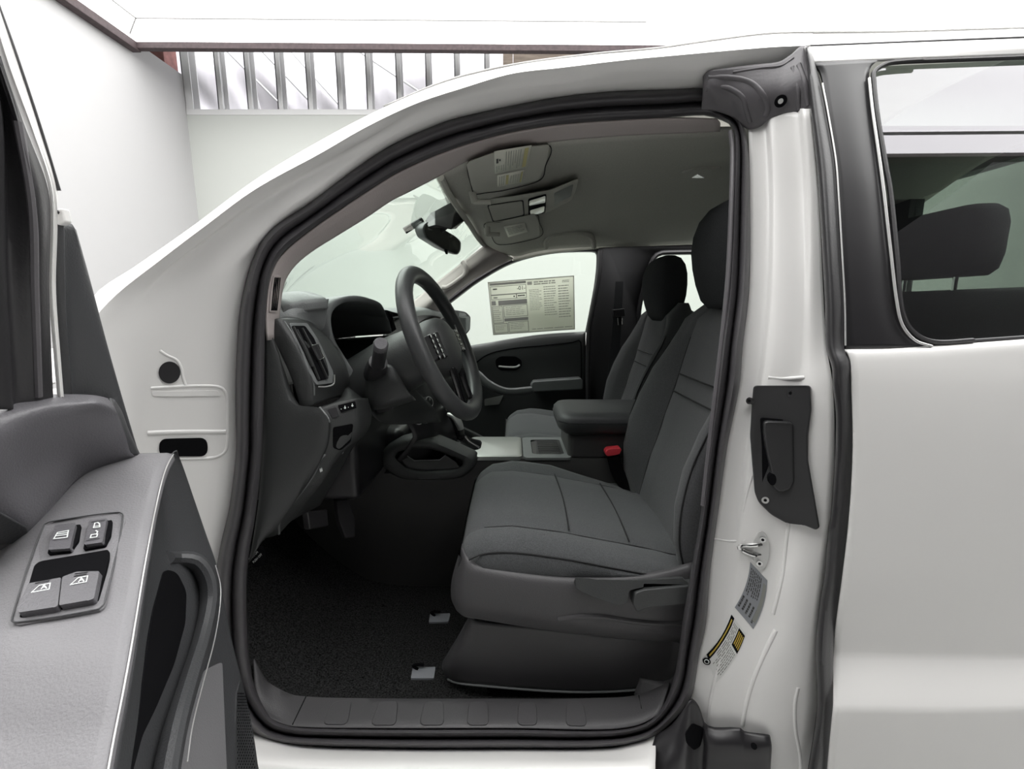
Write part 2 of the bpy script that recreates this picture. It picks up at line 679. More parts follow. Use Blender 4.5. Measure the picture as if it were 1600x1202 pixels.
strip(sm, cpt(ix, CY0 + .21, 0), cpt(CX1 - .2, CY0 + .21, 0), 0.03, CZ + 0.02)
sm.build('seam', 'seam_line', can, sharp=30)
MB().prism([cpt(CX0, CY1, CZ - 0.03), cpt(CX1, CY1, CZ - 0.03), cpt(CX1, CY1 + 0.07, CZ - 0.03), cpt(CX0, CY1 + 0.07, CZ - 0.03)], (0, 0, 0.10)).build('edge_beam', 'steel_beam', can, bevel=0.006)
MB().prism([cpt(CX0 - 0.045, CY0, CZ - 0.05), cpt(CX0 + 0.045, CY0, CZ - 0.05), cpt(CX0 + 0.045, CY1 + 0.05, CZ - 0.05), cpt(CX0 - 0.045, CY1 + 0.05, CZ - 0.05)], (0, 0, 0.14)).build('edge_beam', 'steel_beam', can, bevel=0.006)
MB().prism([cpt(CX0, CY0 - 0.07, CZ - 0.03), cpt(CX1, CY0 - 0.07, CZ - 0.03), cpt(CX1, CY0, CZ - 0.03), cpt(CX0, CY0, CZ - 0.03)], (0, 0, 0.10)).build('edge_beam', 'steel_beam', can, bevel=0.006)
cb = MB()
p = PZ(186, 68, CZ)
cb.tube([V(p.x - 0.05, p.y + 0.05, CZ), V(CX0, CY1 + 0.04, CZ)], 0.035, n=8)
cb.build('bracket', 'stud_steel', can)

# ================================================================== the truck
from mathutils.bvhtree import BVHTree
TR = empty('pickup_truck', (0.3, 1.48, 0.0), 'white pickup truck with its front door standing open onto a dark grey cabin', 'pickup truck')


def bvh(mb):
    return BVHTree.FromPolygons([tuple(p) for p in mb.v], mb.f)


def hit(tree, px, py):
    d = ray(px, py).normalized()
    loc, nrm, idx, dist = tree.ray_cast(CAM, d)
    if loc is None:
        loc, nrm, idx, dist = tree.find_nearest(P(px, py, 1.0))
    if nrm.dot(CAM - loc) < 0:
        nrm = -nrm
    return loc, nrm


def on(tree, pts, lift=0.0):
    out = []
    for px, py in pts:
        l, n = hit(tree, px, py)
        out.append(l + n * lift)
    return out


def rloop(pts, r, seg=4):
    """polygon (pixel tuples or vectors) with rounded corners"""
    pts = [Vector(p) for p in pts]
    n = len(pts)
    out = []
    for i in range(n):
        a, b, c = pts[i - 1], pts[i], pts[(i + 1) % n]
        la, lc = (a - b).length, (c - b).length
        rr = min(r, la * 0.45, lc * 0.45)
        p0 = b + (a - b) * (rr / la)
        p2 = b + (c - b) * (rr / lc)
        for k in range(seg + 1):
            t = k / seg
            out.append(p0 * (1 - t)**2 + b * (2 * t * (1 - t)) + p2 * t * t)
    return out


def plane_over(tree, pts, lift):
    hs = [hit(tree, *p) for p in pts]
    av = sum((n for l, n in hs), Vector()).normalized()
    return av, max(l.dot(av) for l, n in hs) * .5 + sum(l.dot(av) for l, n in hs) / len(hs) * .5 + lift


def pln(p, pl, lift=0.0):
    d = ray(*p)
    return CAM + d * ((pl[1] + lift - CAM.dot(pl[0])) / d.dot(pl[0]))


def slab_on(tree, pts, lift, r=0, mb=None, seg=4, mean=None, flat=None):
    """raised pad following a surface, outline in pixels"""
    if r:
        pts = [(p.x, p.y) for p in rloop([Vector((a, b, 0)) for a, b in pts], r, seg)]
    mb = mb or MB()
    hs = [hit(tree, *p) for p in pts]
    if mean is None:
        mean = tree is globals().get('jamb_tree')
    av = sum((n for l, n in hs), Vector()).normalized()
    lo_ = [l - n * .004 for l, n in hs]
    hi = [l + (av if mean else n) * lift for l, n in hs]
    if flat is not None:
        hi = [pln(p, flat) for p in pts]
    n = len(pts)
    vs = lo_ + hi
    fs = [tuple(range(n)), tuple(range(n, 2 * n))]
    for i in range(n):
        j = (i + 1) % n
        fs.append((i, j, n + j, n + i))
    mb.add(vs, fs)
    return mb


def pxprism(pts, Y, dy, r=0, mb=None, seg=4):
    """solid whose near face has the pixel outline pts at depth Y and which runs dy further back"""
    if r:
        pts = [(p.x, p.y) for p in rloop([Vector((a, b, 0)) for a, b in pts], r, seg)]
    mb = mb or MB()
    return mb.prism([P(a, b, Y) for a, b in pts], (0, dy, 0))


# ------------------------------------------------------------------ white body side: hinge pillar, roof rail, sill
R0 = PL((100, 1010, .78), (104, 800, .78), (106, 640, .78), (112, 520, .80), (150, 458, .83), (210, 417, .85), (300, 354, .875), (400, 280, .905), (500, 220, .94), (600, 168, .97), (700, 127, 1.0), (800, 103, 1.03), (850, 95, 1.045), (925, 86, 1.055), (1025, 77, 1.07), (1110, 65, 1.08), (1200, 54, 1.08), (1270, 52, 1.08))
R1 = PL((138, 1010, .735), (140, 800, .735), (140, 620, .735), (144, 510, .75), (175, 467, .775), (250, 407, .80), (325, 350, .825), (400, 295, .85), (500, 240, .88), (575, 197, .90), (650, 162, .92), (725, 137, .935), (800, 115, .95), (875, 106, .955), (975, 94, .96), (1050, 87, .96), (1200, 74, .96), (1266, 71, .955))
R1b = PL((150, 1010, .748), (152, 800, .748), (152, 640, .748), (158, 530, .765), (200, 468, .79), (262, 415, .815), (333, 362, .842), (400, 312, .864), (500, 254, .893), (575, 214, .913), (650, 170, .936), (725, 147, .95), (800, 130, .962), (875, 120, .967), (975, 109, .97), (1050, 102, .97), (1200, 88, .97), (1266, 84, .965))
R2 = PL((165, 1010, .765), (165, 800, .765), (168, 650, .765), (178, 555, .775), (232, 458, .81), (265, 422, .83), (300, 395, .845), (350, 357, .86), (400, 323, .875), (500, 263, .905), (575, 219, .925), (650, 178, .945), (725, 156, .958), (800, 141, .97), (875, 131, .975), (975, 119, .98), (1100, 110, .98), (1200, 100, .98), (1266, 92, .975))
R2b = PL((215, 1010, .805), (215, 800, .805), (220, 650, .805), (240, 560, .812), (300, 472, .838), (350, 422, .855), (385, 392, .868), (420, 352, .88), (460, 318, .89), (515, 280, .915), (590, 228, .94), (655, 194, .957), (725, 171, .972), (800, 155, .985), (875, 143, .99), (975, 131, .995), (1100, 122, .995), (1200, 112, .99), (1266, 100, .98))
R3 = PL((338, 1010, .86), (345, 890, .865), (369, 740, .87), (369, 620, .875), (375, 500, .88), (390, 425, .885), (416, 374, .90), (445, 346, .912), (480, 324, .927), (512, 302, .938), (552, 271, .956), (600, 235, .965), (650, 210, .98), (725, 184, 1.0), (800, 168, 1.01), (875, 154, 1.02), (975, 144, 1.025), (1100, 140, 1.03), (1200, 130, 1.03), (1266, 115, 1.02))
side = MB()
side.loft([R0, R1], nu=110, nv=4)
side.loft([R1, R1b, R2, R2b, R3], nu=110, nv=5)
# sill below the opening
S0 = PL((330, 1140, .83), (400, 1146, .815), (475, 1162, .81), (626, 1167, .81), (800, 1167, .81), (950, 1165, .81), (1000, 1152, .815), (1024, 1140, .82))
S1 = PL((330, 1165, .775), (400, 1172, .765), (475, 1180, .76), (626, 1184, .76), (800, 1184, .76), (950, 1184, .76), (1000, 1180, .76), (1024, 1175, .76))
S2 = PL((330, 1186, .745), (400, 1190, .737), (475, 1194, .735), (626, 1197, .735), (800, 1197, .735), (950, 1196, .735), (1000, 1195, .735), (1024, 1195, .735))
S3 = PL((330, 1215, .728), (400, 1215, .722), (475, 1215, .72), (626, 1216, .72), (800, 1216, .72), (950, 1216, .72), (1000, 1216, .72), (1024, 1216, .72))
S4 = PL((330, 1420, .735), (400, 1420, .735), (475, 1420, .735), (626, 1420, .735), (800, 1420, .735), (950, 1420, .735), (1000, 1420, .735), (1024, 1420, .735))
side.loft([S0, S1, S2, S3, S4], nu=60, nv=4)
side_tree = bvh(side)
# pressed ridges round the hinge pocket
def ridge(pts, r, mb=side, tree=side_tree, sink=0.3, num=40, closed=False):
    mb.tube(on(tree, pts, -r * sink), r, n=8, num=num, closed=closed)
ridge([(236, 607), (285, 604), (338, 604), (350, 609), (355, 622), (356, 660), (355, 695), (350, 708), (335, 715), (300, 717), (270, 717)], 0.0036, sink=.5)
ridge([(231, 677), (260, 676), (300, 675), (353, 675)], 0.0055, sink=.5)
ridge([(250, 548), (262, 556), (275, 562), (282, 572), (286, 590), (290, 602)], 0.003, sink=.5)
body = side.build('body_side_frame', 'white_paint', TR, solid=0.004, sharp=60, label='white painted hinge pillar, roof rail and sill round the door opening')
slab_on(side_tree, [(265 + 17 * math.cos(k * math.pi / 14), 582 + 17 * math.sin(k * math.pi / 14)) for k in range(28)], 0.002).build('grommet', 'satin_black', body, sharp=40)
slab_on(side_tree, [(249, 686), (324, 684), (325, 713), (249, 713)], 0.002, r=15, seg=8).build('oval_plug', 'black', body, sharp=40)
slab_on(side_tree, [(237, 612), (340, 610), (346, 619), (239, 619)], 0.0012, r=4).build('pocket_lip', 'white_paint', body, sharp=40)

# roof
R = MB()
near = PL((600, 168, .985), (700, 127, 1.005), (800, 103, 1.035), (925, 86, 1.06), (1025, 77, 1.075), (1110, 65, 1.085), (1200, 54, 1.085), (1270, 52, 1.085), (1400, 51, 1.085), (1600, 45, 1.085), (1760, 42, 1.085))
mid = [V(p.x - 0.02, 1.5, p.z + 0.055) for p in near]
far = [V(p.x, 2.96 - p.y, p.z) for p in near]
R.loft([near, [a.lerp(b, .5) + V(0, 0, .02) for a, b in zip(near, mid)], mid, [a.lerp(b, .5) + V(0, 0, .02) for a, b in zip(far, mid)], far], nu=60, nv=5)
# white roof rail above the rear door
R.loft([PL((1262, 53, 1.08), (1400, 51, 1.08), (1600, 45, 1.08), (1760, 41, 1.08)), PL((1264, 66, 1.0), (1400, 61, 1.0), (1600, 54, 1.0), (1760, 49, 1.0)), PL((1264, 71, .965), (1400, 65, .965), (1600, 57, .965), (1760, 52, .965))], nu=30, nv=4)
R.build('roof_panel', 'white_paint', TR, solid=0.004, sharp=50, label='white painted roof')
g = MB().tube(PL((1262, 72.5, .962), (1400, 67, .962), (1600, 59, .962), (1760, 54, .962)), 0.0028, num=30, n=8)
g.build('roof_gap_seal', 'rubber', TR)

fw = MB()
fw.loft([[V(-.70, .80, 1.26), V(-1.2, .80, 1.24), V(-1.8, .83, 1.18), V(-2.3, .95, 1.08)], [V(-.70, .74, 1.20), V(-1.2, .72, 1.17), V(-1.8, .74, 1.10), V(-2.3, .86, 1.0)], [V(-.70, .72, .95), V(-1.2, .69, .98), V(-1.8, .70, .98), V(-2.3, .82, .9)], [V(-.70, .735, .50), V(-.85, .735, .55), V(-2.1, .74, .60), V(-2.3, .84, .6)]], nu=30, nv=5)
fw.build('fender', 'white_paint', TR, solid=.004, sharp=50)
hd = MB()
hd.loft([[V(-.86, .80, 1.255), V(-1.3, .80, 1.235), V(-1.9, .84, 1.17), V(-2.35, .98, 1.05)], [V(-.92, 1.2, 1.29), V(-1.3, 1.2, 1.275), V(-1.9, 1.2, 1.21), V(-2.45, 1.2, 1.08)], [V(-.94, 1.55, 1.295), V(-1.3, 1.55, 1.28), V(-1.9, 1.55, 1.22), V(-2.48, 1.55, 1.08)], [V(-.92, 1.9, 1.29), V(-1.3, 1.9, 1.275), V(-1.9, 1.9, 1.21), V(-2.45, 1.9, 1.08)], [V(-.86, 2.3, 1.255), V(-1.3, 2.3, 1.235), V(-1.9, 2.26, 1.17), V(-2.35, 2.12, 1.05)]], nu=30, nv=5)
hd.build('hood', 'white_paint', TR, solid=.004, sharp=50)

# ------------------------------------------------------------------ opening weatherstrip
WS = [(1099, 137, 1100, 181, 1.02), (1050, 139, 1050, 184, 1.02), (950, 142, 950, 189, 1.015), (875, 150, 875, 195, 1.01), (800, 164, 805, 206, 1.0), (750, 175, 757, 218, .995), (700, 187, 715, 231, .985), (650, 207, 672, 247, .975), (600, 232, 622, 270, .96), (550, 265, 570, 302, .945), (500, 303, 527, 331, .925), (475, 322, 505, 346, .915), (450, 337, 478, 366, .905), (430, 350, 455, 384, .895), (410, 372, 437, 403, .885), (395, 403, 427, 423, .878), (388, 425, 421, 446, .872), (376, 475, 416, 500, .868), (371, 530, 414, 550, .866), (368, 600, 413, 610, .864), (368, 650, 411, 660, .862), (369, 700, 409, 710, .86), (364, 750, 404, 765, .858), (357, 800, 398, 815, .855), (345, 850, 390, 860, .85), (337, 900, 386, 905, .845), (335, 960, 386, 960, .84), (340, 1040, 390, 1030, .83), (360, 1100, 400, 1078, .82), (400, 1149, 425, 1122, .81), (430, 1162, 452, 1133, .805), (475, 1167, 482, 1137, .80), (626, 1171, 626, 1139, .80), (800, 1171, 800, 1139, .80), (950, 1169, 945, 1141, .80), (1013, 1156, 1001, 1133, .803), (1050, 1128, 1028, 1115, .803), (1080, 1090, 1050, 1070, .803), (1093, 1020, 1062, 1005, .805), (1103, 975, 1068, 960, .806), (1109, 900, 1079, 895, .808), (1122, 800, 1095, 800, .815), (1136, 700, 1106, 700, .825), (1156, 600, 1118, 600, .838), (1160, 545, 1125, 545, .848), (1171, 450, 1136, 450, .88), (1172, 300, 1144, 300, .935), (1169, 225, 1147, 215, .97), (1160, 185, 1139, 194, .998), (1138, 160, 1124, 187, 1.01)]
rails = []
for fr, dy in [(0.0, .012), (.07, -.004), (.25, -.016), (.45, -.006), (.53, .012), (.62, -.002), (.8, -.010), (.95, 0.0), (1.0, .02)]:
    rails.append(cr([P(a + (c - a) * fr, b + (d - b) * fr, Y + dy) for a, b, c, d, Y in WS], 220, closed=True))
w = MB()
for r_ in rails:
    r_.append(r_[0].copy())
w.loft(rails, nu=221, nv=2, even=False)
ws = w.build('door_weatherstrip', 'seal_rubber', TR, solid=0.003, sharp=80, label='black rubber weatherstrip framing the door opening')
e = MB().tube(PL((1141, 205, .975), (1144, 230, .965), (1143, 300, .93), (1138, 420, .885), (1131, 500, .86), (1122, 580, .84), (1110, 680, .823), (1098, 790, .812)), 0.0045, num=60, n=8)
e.build('ribbed_edging', 'rubber_grey', ws)

# ------------------------------------------------------------------ sill scuff plate
sc = MB()
B0 = PL((396, 1098, .825), (412, 1115, .815), (430, 1126, .81), (458, 1135, .803), (576, 1138, .80), (800, 1138, .80), (950, 1140, .80), (1001, 1132, .805), (1033, 1114, .815))
B1 = PL((398, 1090, .835), (414, 1108, .825), (432, 1119, .82), (460, 1129, .81), (578, 1132, .806), (800, 1132, .806), (948, 1133, .806), (999, 1126, .81), (1033, 1108, .82))
B2 = PL((398, 1034, .875), (416, 1064, .872), (437, 1077, .87), (463, 1087, .87), (550, 1091, .87), (800, 1092, .87), (930, 1091, .87), (996, 1086, .87), (1046, 1066, .87))
B3 = PL((398, 1030, .885), (416, 1062, .885), (437, 1078, .885), (463, 1089, .885), (550, 1093, .885), (800, 1094, .885), (930, 1093, .885), (996, 1088, .885), (1046, 1068, .885))
sc.loft([B0, B1, B2, B3], nu=70, nv=4, smooth=False)
sc_tree = bvh(sc)
scuff = sc.build('scuff_plate', 'seat_plastic', TR, solid=0.003, sharp=50, label='dark ribbed plastic door sill plate')
for q in [[(504, 1133), (520, 1098), (550, 1095), (543, 1133)], [(579, 1134), (592, 1098), (622, 1096), (619, 1134)], [(655, 1134), (663, 1098), (693, 1096), (694, 1134)], [(729, 1134), (733, 1098), (762, 1097), (764, 1134)], [(808, 1134), (810, 1098), (838, 1098), (840, 1134)], [(884, 1135), (885, 1098), (911, 1098), (918, 1135)]]:
    slab_on(sc_tree, q, 0.003, r=9).build('tread_pad', 'seat_plastic', scuff, bevel=0.0016, bseg=2)
for (a, b) in [((478, 1089), (457, 1133)), ((998, 1087), (1007, 1130))]:
    m = MB().tube(on(sc_tree, [a, ((a[0] + b[0]) / 2, (a[1] + b[1]) / 2), b], 0.0), 0.0012, n=6)
    m.build('joint_line', 'black', scuff)

# ------------------------------------------------------------------ rear half door
JD = [
    [(1168, 170, .99), (1172, 300, .945), (1171, 450, .89), (1160, 545, .862), (1155, 600, .852), (1135, 700, .837), (1121, 800, .827), (1111, 860, .823), (1107, 900, .82), (1102, 975, .818), (1092, 1020, .817), (1079, 1090, .815), (1070, 1230, .815)],
    [(1194, 170, .975), (1200, 300, .933), (1198, 450, .88), (1190, 545, .853), (1183, 600, .843), (1164, 700, .828), (1150, 800, .819), (1143, 860, .815), (1138, 900, .812), (1128, 975, .81), (1112, 1040, .808), (1100, 1110, .807), (1096, 1230, .807)],
    [(1203, 170, .957), (1210, 300, .918), (1208, 450, .865), (1200, 545, .838), (1193, 600, .828), (1176, 700, .815), (1163, 800, .808), (1157, 860, .804), (1153, 900, .802), (1143, 975, .80), (1126, 1040, .798), (1114, 1110, .797), (1110, 1230, .797)],
    [(1246, 170, .927), (1254, 300, .897), (1255, 450, .845), (1252, 545, .818), (1247, 600, .808), (1240, 700, .793), (1230, 800, .786), (1222, 860, .784), (1212, 900, .783), (1196, 975, .781), (1172, 1040, .78), (1160, 1110, .78), (1154, 1230, .78)],
    [(1255, 170, .905), (1264, 300, .879), (1267, 450, .835), (1268, 545, .808), (1267, 600, .79), (1262, 700, .773), (1255, 800, .767), (1250, 860, .765), (1244, 900, .763), (1236, 975, .76), (1215, 1040, .761), (1198, 1110, .763), (1192, 1230, .765)],
    [(1266, 170, .898), (1279, 300, .872), (1286, 450, .832), (1292, 545, .80), (1301, 600, .772), (1304, 700, .757), (1299, 800, .752), (1292, 860, .75), (1288, 900, .75), (1278, 975, .748), (1276, 1060, .745), (1276, 1110, .745), (1258, 1230, .75)],
]
rd = MB()
rd.loft([PL(*r_) for r_ in JD], nu=80, nv=4)
jamb_tree = bvh(rd)
for pts_, r_ in [([(1212, 985), (1195, 1020), (1178, 1060), (1166, 1100), (1160, 1134)], .005), ([(1126, 1030), (1116, 1065), (1109, 1100), (1106, 1130)], .004), ([(1247, 1075), (1242, 1100), (1243, 1140), (1250, 1180), (1252, 1215)], .004),
                 ([(1206, 640), (1190, 700), (1170, 760), (1160, 800)], .003), ([(1200, 590), (1225, 592), (1256, 590)], .004), ([(1236, 800), (1228, 850), (1222, 900), (1208, 960)], .004), ([(1115, 842), (1140, 846), (1165, 845)], .0025)]:
    rd.tube(on(jamb_tree, pts_, -r_ * .55), r_, n=8, num=24)
rows = [
    [(1318, 546, .742), (1460, 540, .742), (1760, 518, .742)],
    [(1325, 551, .733), (1460, 546, .733), (1760, 527, .733)],
    [(1330, 566, .727), (1460, 562, .727), (1760, 552, .727)],
    [(1332, 610, .720), (1500, 608, .718), (1760, 605, .717)],
    [(1334, 700, .712), (1500, 700, .709), (1760, 700, .708)],
    [(1329, 800, .709), (1500, 800, .705), (1760, 800, .704)],
    [(1318, 900, .711), (1500, 900, .708), (1760, 900, .707)],
    [(1306, 985, .722), (1500, 988, .720), (1760, 985, .719)],
    [(1303, 1018, .727), (1500, 1021, .726), (1760, 1018, .725)],
    [(1302, 1030, .724), (1500, 1033, .723), (1760, 1030, .722)],
    [(1303, 1100, .690), (1500, 1103, .688), (1760, 1098, .686)],
    [(1302, 1116, .687), (1500, 1117, .685), (1760, 1112, .684)],
    [(1294, 1200, .696), (1500, 1200, .695), (1760, 1200, .694)],
    [(1285, 1300, .712), (1500, 1300, .712), (1760, 1300, .712)],
]
rd.loft([PL(*r_) for r_ in rows], nu=40, nv=5)


def Yg(y):
    t = (545.0 - y) / 450.0
    return .742 + .105 * t + .07 * t * t


# white frame above the rear window
rd.loft([[P(x, y, Y) for x, y, Y in [(1264, 73, .948), (1400, 67.5, .948), (1600, 60, .948), (1760, 54, .948)]],
         [P(x, y, Y) for x, y, Y in [(1267, 84, .928), (1400, 79, .926), (1600, 72, .925), (1760, 66, .925)]],
         [P(x, y, Yg(y)) for x, y in [(1270, 98), (1400, 93), (1600, 86), (1760, 80)]]], nu=30, nv=4)
rear = rd.build('rear_half_door', 'white_paint', TR, solid=0.003, sharp=50, label='white painted rear half door, closed')

ap_l = [(1272, 98), (1282, 112), (1288, 140), (1293, 175), (1305, 250), (1310, 300), (1315, 400), (1320, 475), (1321, 546)]
ap_r = [(1372, 94), (1360, 106), (1358, 125), (1362, 175), (1373, 250), (1380, 300), (1392, 400), (1401, 480), (1412, 515), (1432, 534), (1458, 541)]
a = MB()
a.loft([[P(x, y, Yg(y)) for x, y in ap_l], [(p_ + q_) / 2 + V(0, -.004, 0) for p_, q_ in zip(cr([P(x, y, Yg(y)) for x, y in ap_l], 20), cr([P(x, y, Yg(y)) for x, y in ap_r], 20))], [P(x, y, Yg(y)) for x, y in ap_r]], nu=60, nv=4)
a.build('pillar_applique', 'satin_black', rear, solid=0.004, sharp=60, label='satin black pillar panel')
gl = [(1373, 104), (1366, 112), (1365, 125), (1370, 175), (1384, 260), (1391, 300), (1401, 400), (1407, 475), (1417, 507), (1437, 527), (1464, 535)]
gk = MB()
gk.tube([P(x, y, Yg(y) - .002) for x, y in [(1440, 94.5), (1405, 97), (1385, 100)] + gl[1:] + [(1520, 532)]], 0.0042, num=90, n=8)
gk.tube([P(x, y, Yg(y) + .004) for x, y in [(1395, 97), (1600, 89.5), (1760, 83)]], 0.0042, num=30, n=8)
gk.tube([P(x, y, Yg(y) + .004) for x, y in [(1440, 539), (1600, 528), (1760, 517)]], 0.0042, num=30, n=8)
gk.build('window_gasket', 'rubber', rear)
MB().tube([P(x, y, Yg(y) - .006) for x, y in [(1358, 122), (1363, 170), (1373, 240), (1381, 300), (1392, 395), (1401, 470), (1410, 508), (1430, 532), (1456, 541)]], 0.0022, num=70, n=8).build('edge_highlight', 'satin_silver', rear)  # silver tube standing in for the highlight on the panel's rounded edge
rows = []
for i in range(24):
    t = i / 23
    row = []
    for j in range(24):
        s = j / 23
        xl = cr([V(a_, b_, 0) for a_, b_ in gl], 24)[i]
        xr = V(1760, 85 + (520 - 85) * t, 0)
        q = xl.lerp(xr, s)
        row.append(P(q.x, q.y, Yg(q.y) + .012))
    rows.append(row)
MB().grid(rows).build('side_glass', 'tinted_glass', rear, sharp=0, label='dark tinted side glass')
# inner lining behind the door skin
ln = MB()
ln.loft([PL((1190, 545, .95), (1330, 545, .86), (1760, 520, .86)), PL((1150, 800, .96), (1330, 800, .86), (1760, 800, .86)), PL((1110, 1250, .95), (1330, 1250, .86), (1760, 1250, .86))], nu=20, nv=4)
ln.build('inner_lining', 'dash_plastic', rear, sharp=40)

# rubber along the rear door's leading edge
RSL = [(1256, 74), (1259, 100), (1262, 130), (1266, 172), (1275, 250), (1279, 300), (1285, 400), (1289, 475), (1291, 545), (1300, 575), (1301, 600), (1306, 650), (1304, 725), (1299, 800), (1292, 850), (1288, 900), (1280, 950), (1275, 1013), (1277, 1096), (1273, 1139), (1263, 1202), (1255, 1250)]
RSR = [(1266, 76), (1276, 104), (1284, 135), (1292, 175), (1305, 250), (1309, 300), (1315, 400), (1320, 475), (1321, 546), (1328, 562), (1330, 600), (1333, 650), (1334, 700), (1330, 780), (1325, 825), (1317, 900), (1306, 975), (1302, 1038), (1303, 1100), (1299, 1150), (1294, 1202), (1286, 1250)]
rails = []
for fr, dy in [(0, .02), (.08, 0), (.35, -.012), (.6, -.010), (.92, -.002), (1, .012)]:
    rails.append([P(a_ + (c - a_) * fr, b_ + (d - b_) * fr, (Yg(max(b_, 95)) if b_ < 546 else .728 + (.0 if b_ < 1000 else -.02)) + dy) for (a_, b_), (c, d) in zip(RSL, RSR)])
MB().loft(rails, nu=120, nv=2).build('leading_edge_seal', 'rubber', rear, solid=0.003, sharp=80, label='black rubber edge seal')
MB().tube([P(x + 1, y, Yg(y) - .006) for x, y in [(1284, 130), (1292, 172), (1305, 250), (1309, 300), (1315, 400), (1319, 475), (1320, 540)]], 0.0014, num=60, n=6).build('edge_line', 'satin_silver', rear)

# moulded rubber corner over the front of the rear door
cs = MB()
cs.loft([PL((1098, 119, .985), (1098, 140, .985), (1096, 172, 1.0)),
         PL((1108, 110, .975), (1112, 138, .972), (1118, 174, .995)),
         PL((1130, 107, .968), (1135, 140, .968), (1148, 185, .985)),
         PL((1160, 103, .963), (1162, 150, .955), (1168, 202, .975)),
         PL((1188, 100, .958), (1188, 150, .945), (1186, 199, .965)),
         PL((1218, 96, .952), (1216, 140, .935), (1206, 184, .950)),
         PL((1236, 85, .945), (1236, 135, .922), (1236, 179, .935)),
         PL((1250, 73, .940), (1252, 125, .912), (1254, 175, .918)),
         PL((1263, 72, .935), (1267, 120, .905), (1270, 172, .900))], nu=24, nv=5)
cs_tree = bvh(cs)
for pts, r_ in [([(1105, 122), (1140, 121), (1172, 128), (1192, 148), (1200, 170), (1196, 182)], .006), ([(1102, 140), (1135, 137), (1160, 152), (1166, 172), (1172, 192)], .005),
               ([(1145, 113), (1190, 106), (1222, 102), (1240, 90)], .003), ([(1248, 100), (1258, 130), (1262, 165)], .005), ([(1238, 104), (1247, 140), (1248, 172)], .004)]:
    cs.tube(on(cs_tree, pts, -r_ * 0.45), r_, n=10, num=30)
corner_seal = cs.build('corner_seal', 'rubber_grey', TR, solid=0.004, sharp=70, label='grey moulded rubber corner seal')
l_, n_ = hit(cs_tree, 1220, 158)
c2 = MB().disc(l_ + n_ * .003, n_, .0105, .006)
c2.use(1).disc(l_ + n_ * .0045, n_, .0045, .004)
c2.build('push_pin', ['black', 'satin_silver'], corner_seal, sharp=40)

# latch handle bezel in the door's front edge
lc_out = [(1178, 602), (1266, 602), (1268, 640), (1262, 680), (1263, 720), (1272, 770), (1281, 822), (1275, 826), (1255, 818), (1228, 815), (1205, 802), (1186, 783), (1180, 768), (1174, 700), (1172, 680), (1176, 625)]
slab_on(jamb_tree, lc_out, 0.012, r=6).build('latch_bezel', 'latch_black', rear, bevel=0.003, label='satin black latch bezel')
q = MB()
tree2 = jamb_tree
slab_on(tree2, [(1187, 652), (1238, 655), (1240, 760), (1228, 776), (1206, 772), (1190, 755), (1190, 700)], 0.0135, r=5).build('latch_recess', 'black', rear, sharp=40)
slab_on(tree2, [(1190, 655), (1235, 657), (1236, 700), (1237, 748), (1230, 760), (1214, 764), (1204, 756), (1202, 735), (1194, 700), (1190, 675)], 0.026, r=7).build('latch_handle', 'latch_black', rear, bevel=0.004, label='satin black pull handle')
slab_on(tree2, [(1196 + 6 * math.cos(k * .5236) + 5, 743 + 9 * math.sin(k * .5236)) for k in range(12)], 0.0268).build('handle_eye', 'black', rear, sharp=40)
for (x, y) in [(1231, 614), (1179, 628), (1192, 777)]:
    l_, n_ = hit(tree2, x, y)
    s = MB().disc(l_ + n_ * .017, n_, .0065, .008)
    s.use(1).disc(l_ + n_ * .0175, n_, .003, .003, n=6)
    s.build('screw', ['chrome', 'black'], rear, sharp=40)
q = MB().tube(on(tree2, [(1186, 752), (1196, 768), (1212, 778), (1230, 780), (1252, 782)], 0.009), 0.004, num=24, n=8)
q.build('bezel_rim', 'satin_black', rear)

# striker
st = slab_on(jamb_tree, [(1186, 828), (1196, 832), (1202, 850), (1201, 872), (1193, 889), (1184, 888), (1176, 876), (1176, 848)], 0.004, r=6)
st_o = st.build('striker_plate', 'satin_silver', rear, bevel=0.0012, label='bright metal striker')
b1, n1 = hit(jamb_tree, 1190, 850)
b2, n2 = hit(jamb_tree, 1188, 866)
tip1, tip2 = P(1158, 853, .80), P(1160, 860, .80)
MB().tube([b1, b1.lerp(tip1, .5) + V(0, -.006, .002), tip1, P(1155, 856, .795), tip2, b2.lerp(tip2, .5) + V(0, -.006, -.002), b2], 0.0042, num=30, n=10).build('striker_loop', 'chrome', rear)
for (x, y) in [(1190, 841), (1185, 878)]:
    l_, n_ = hit(jamb_tree, x, y)
    s = MB().disc(l_ + n_ * .008, n_, .0055, .006)
    s.use(1).disc(l_ + n_ * .0085, n_, .0028, .003, n=6)
    s.build('striker_bolt', ['chrome', 'black'], rear, sharp=40)


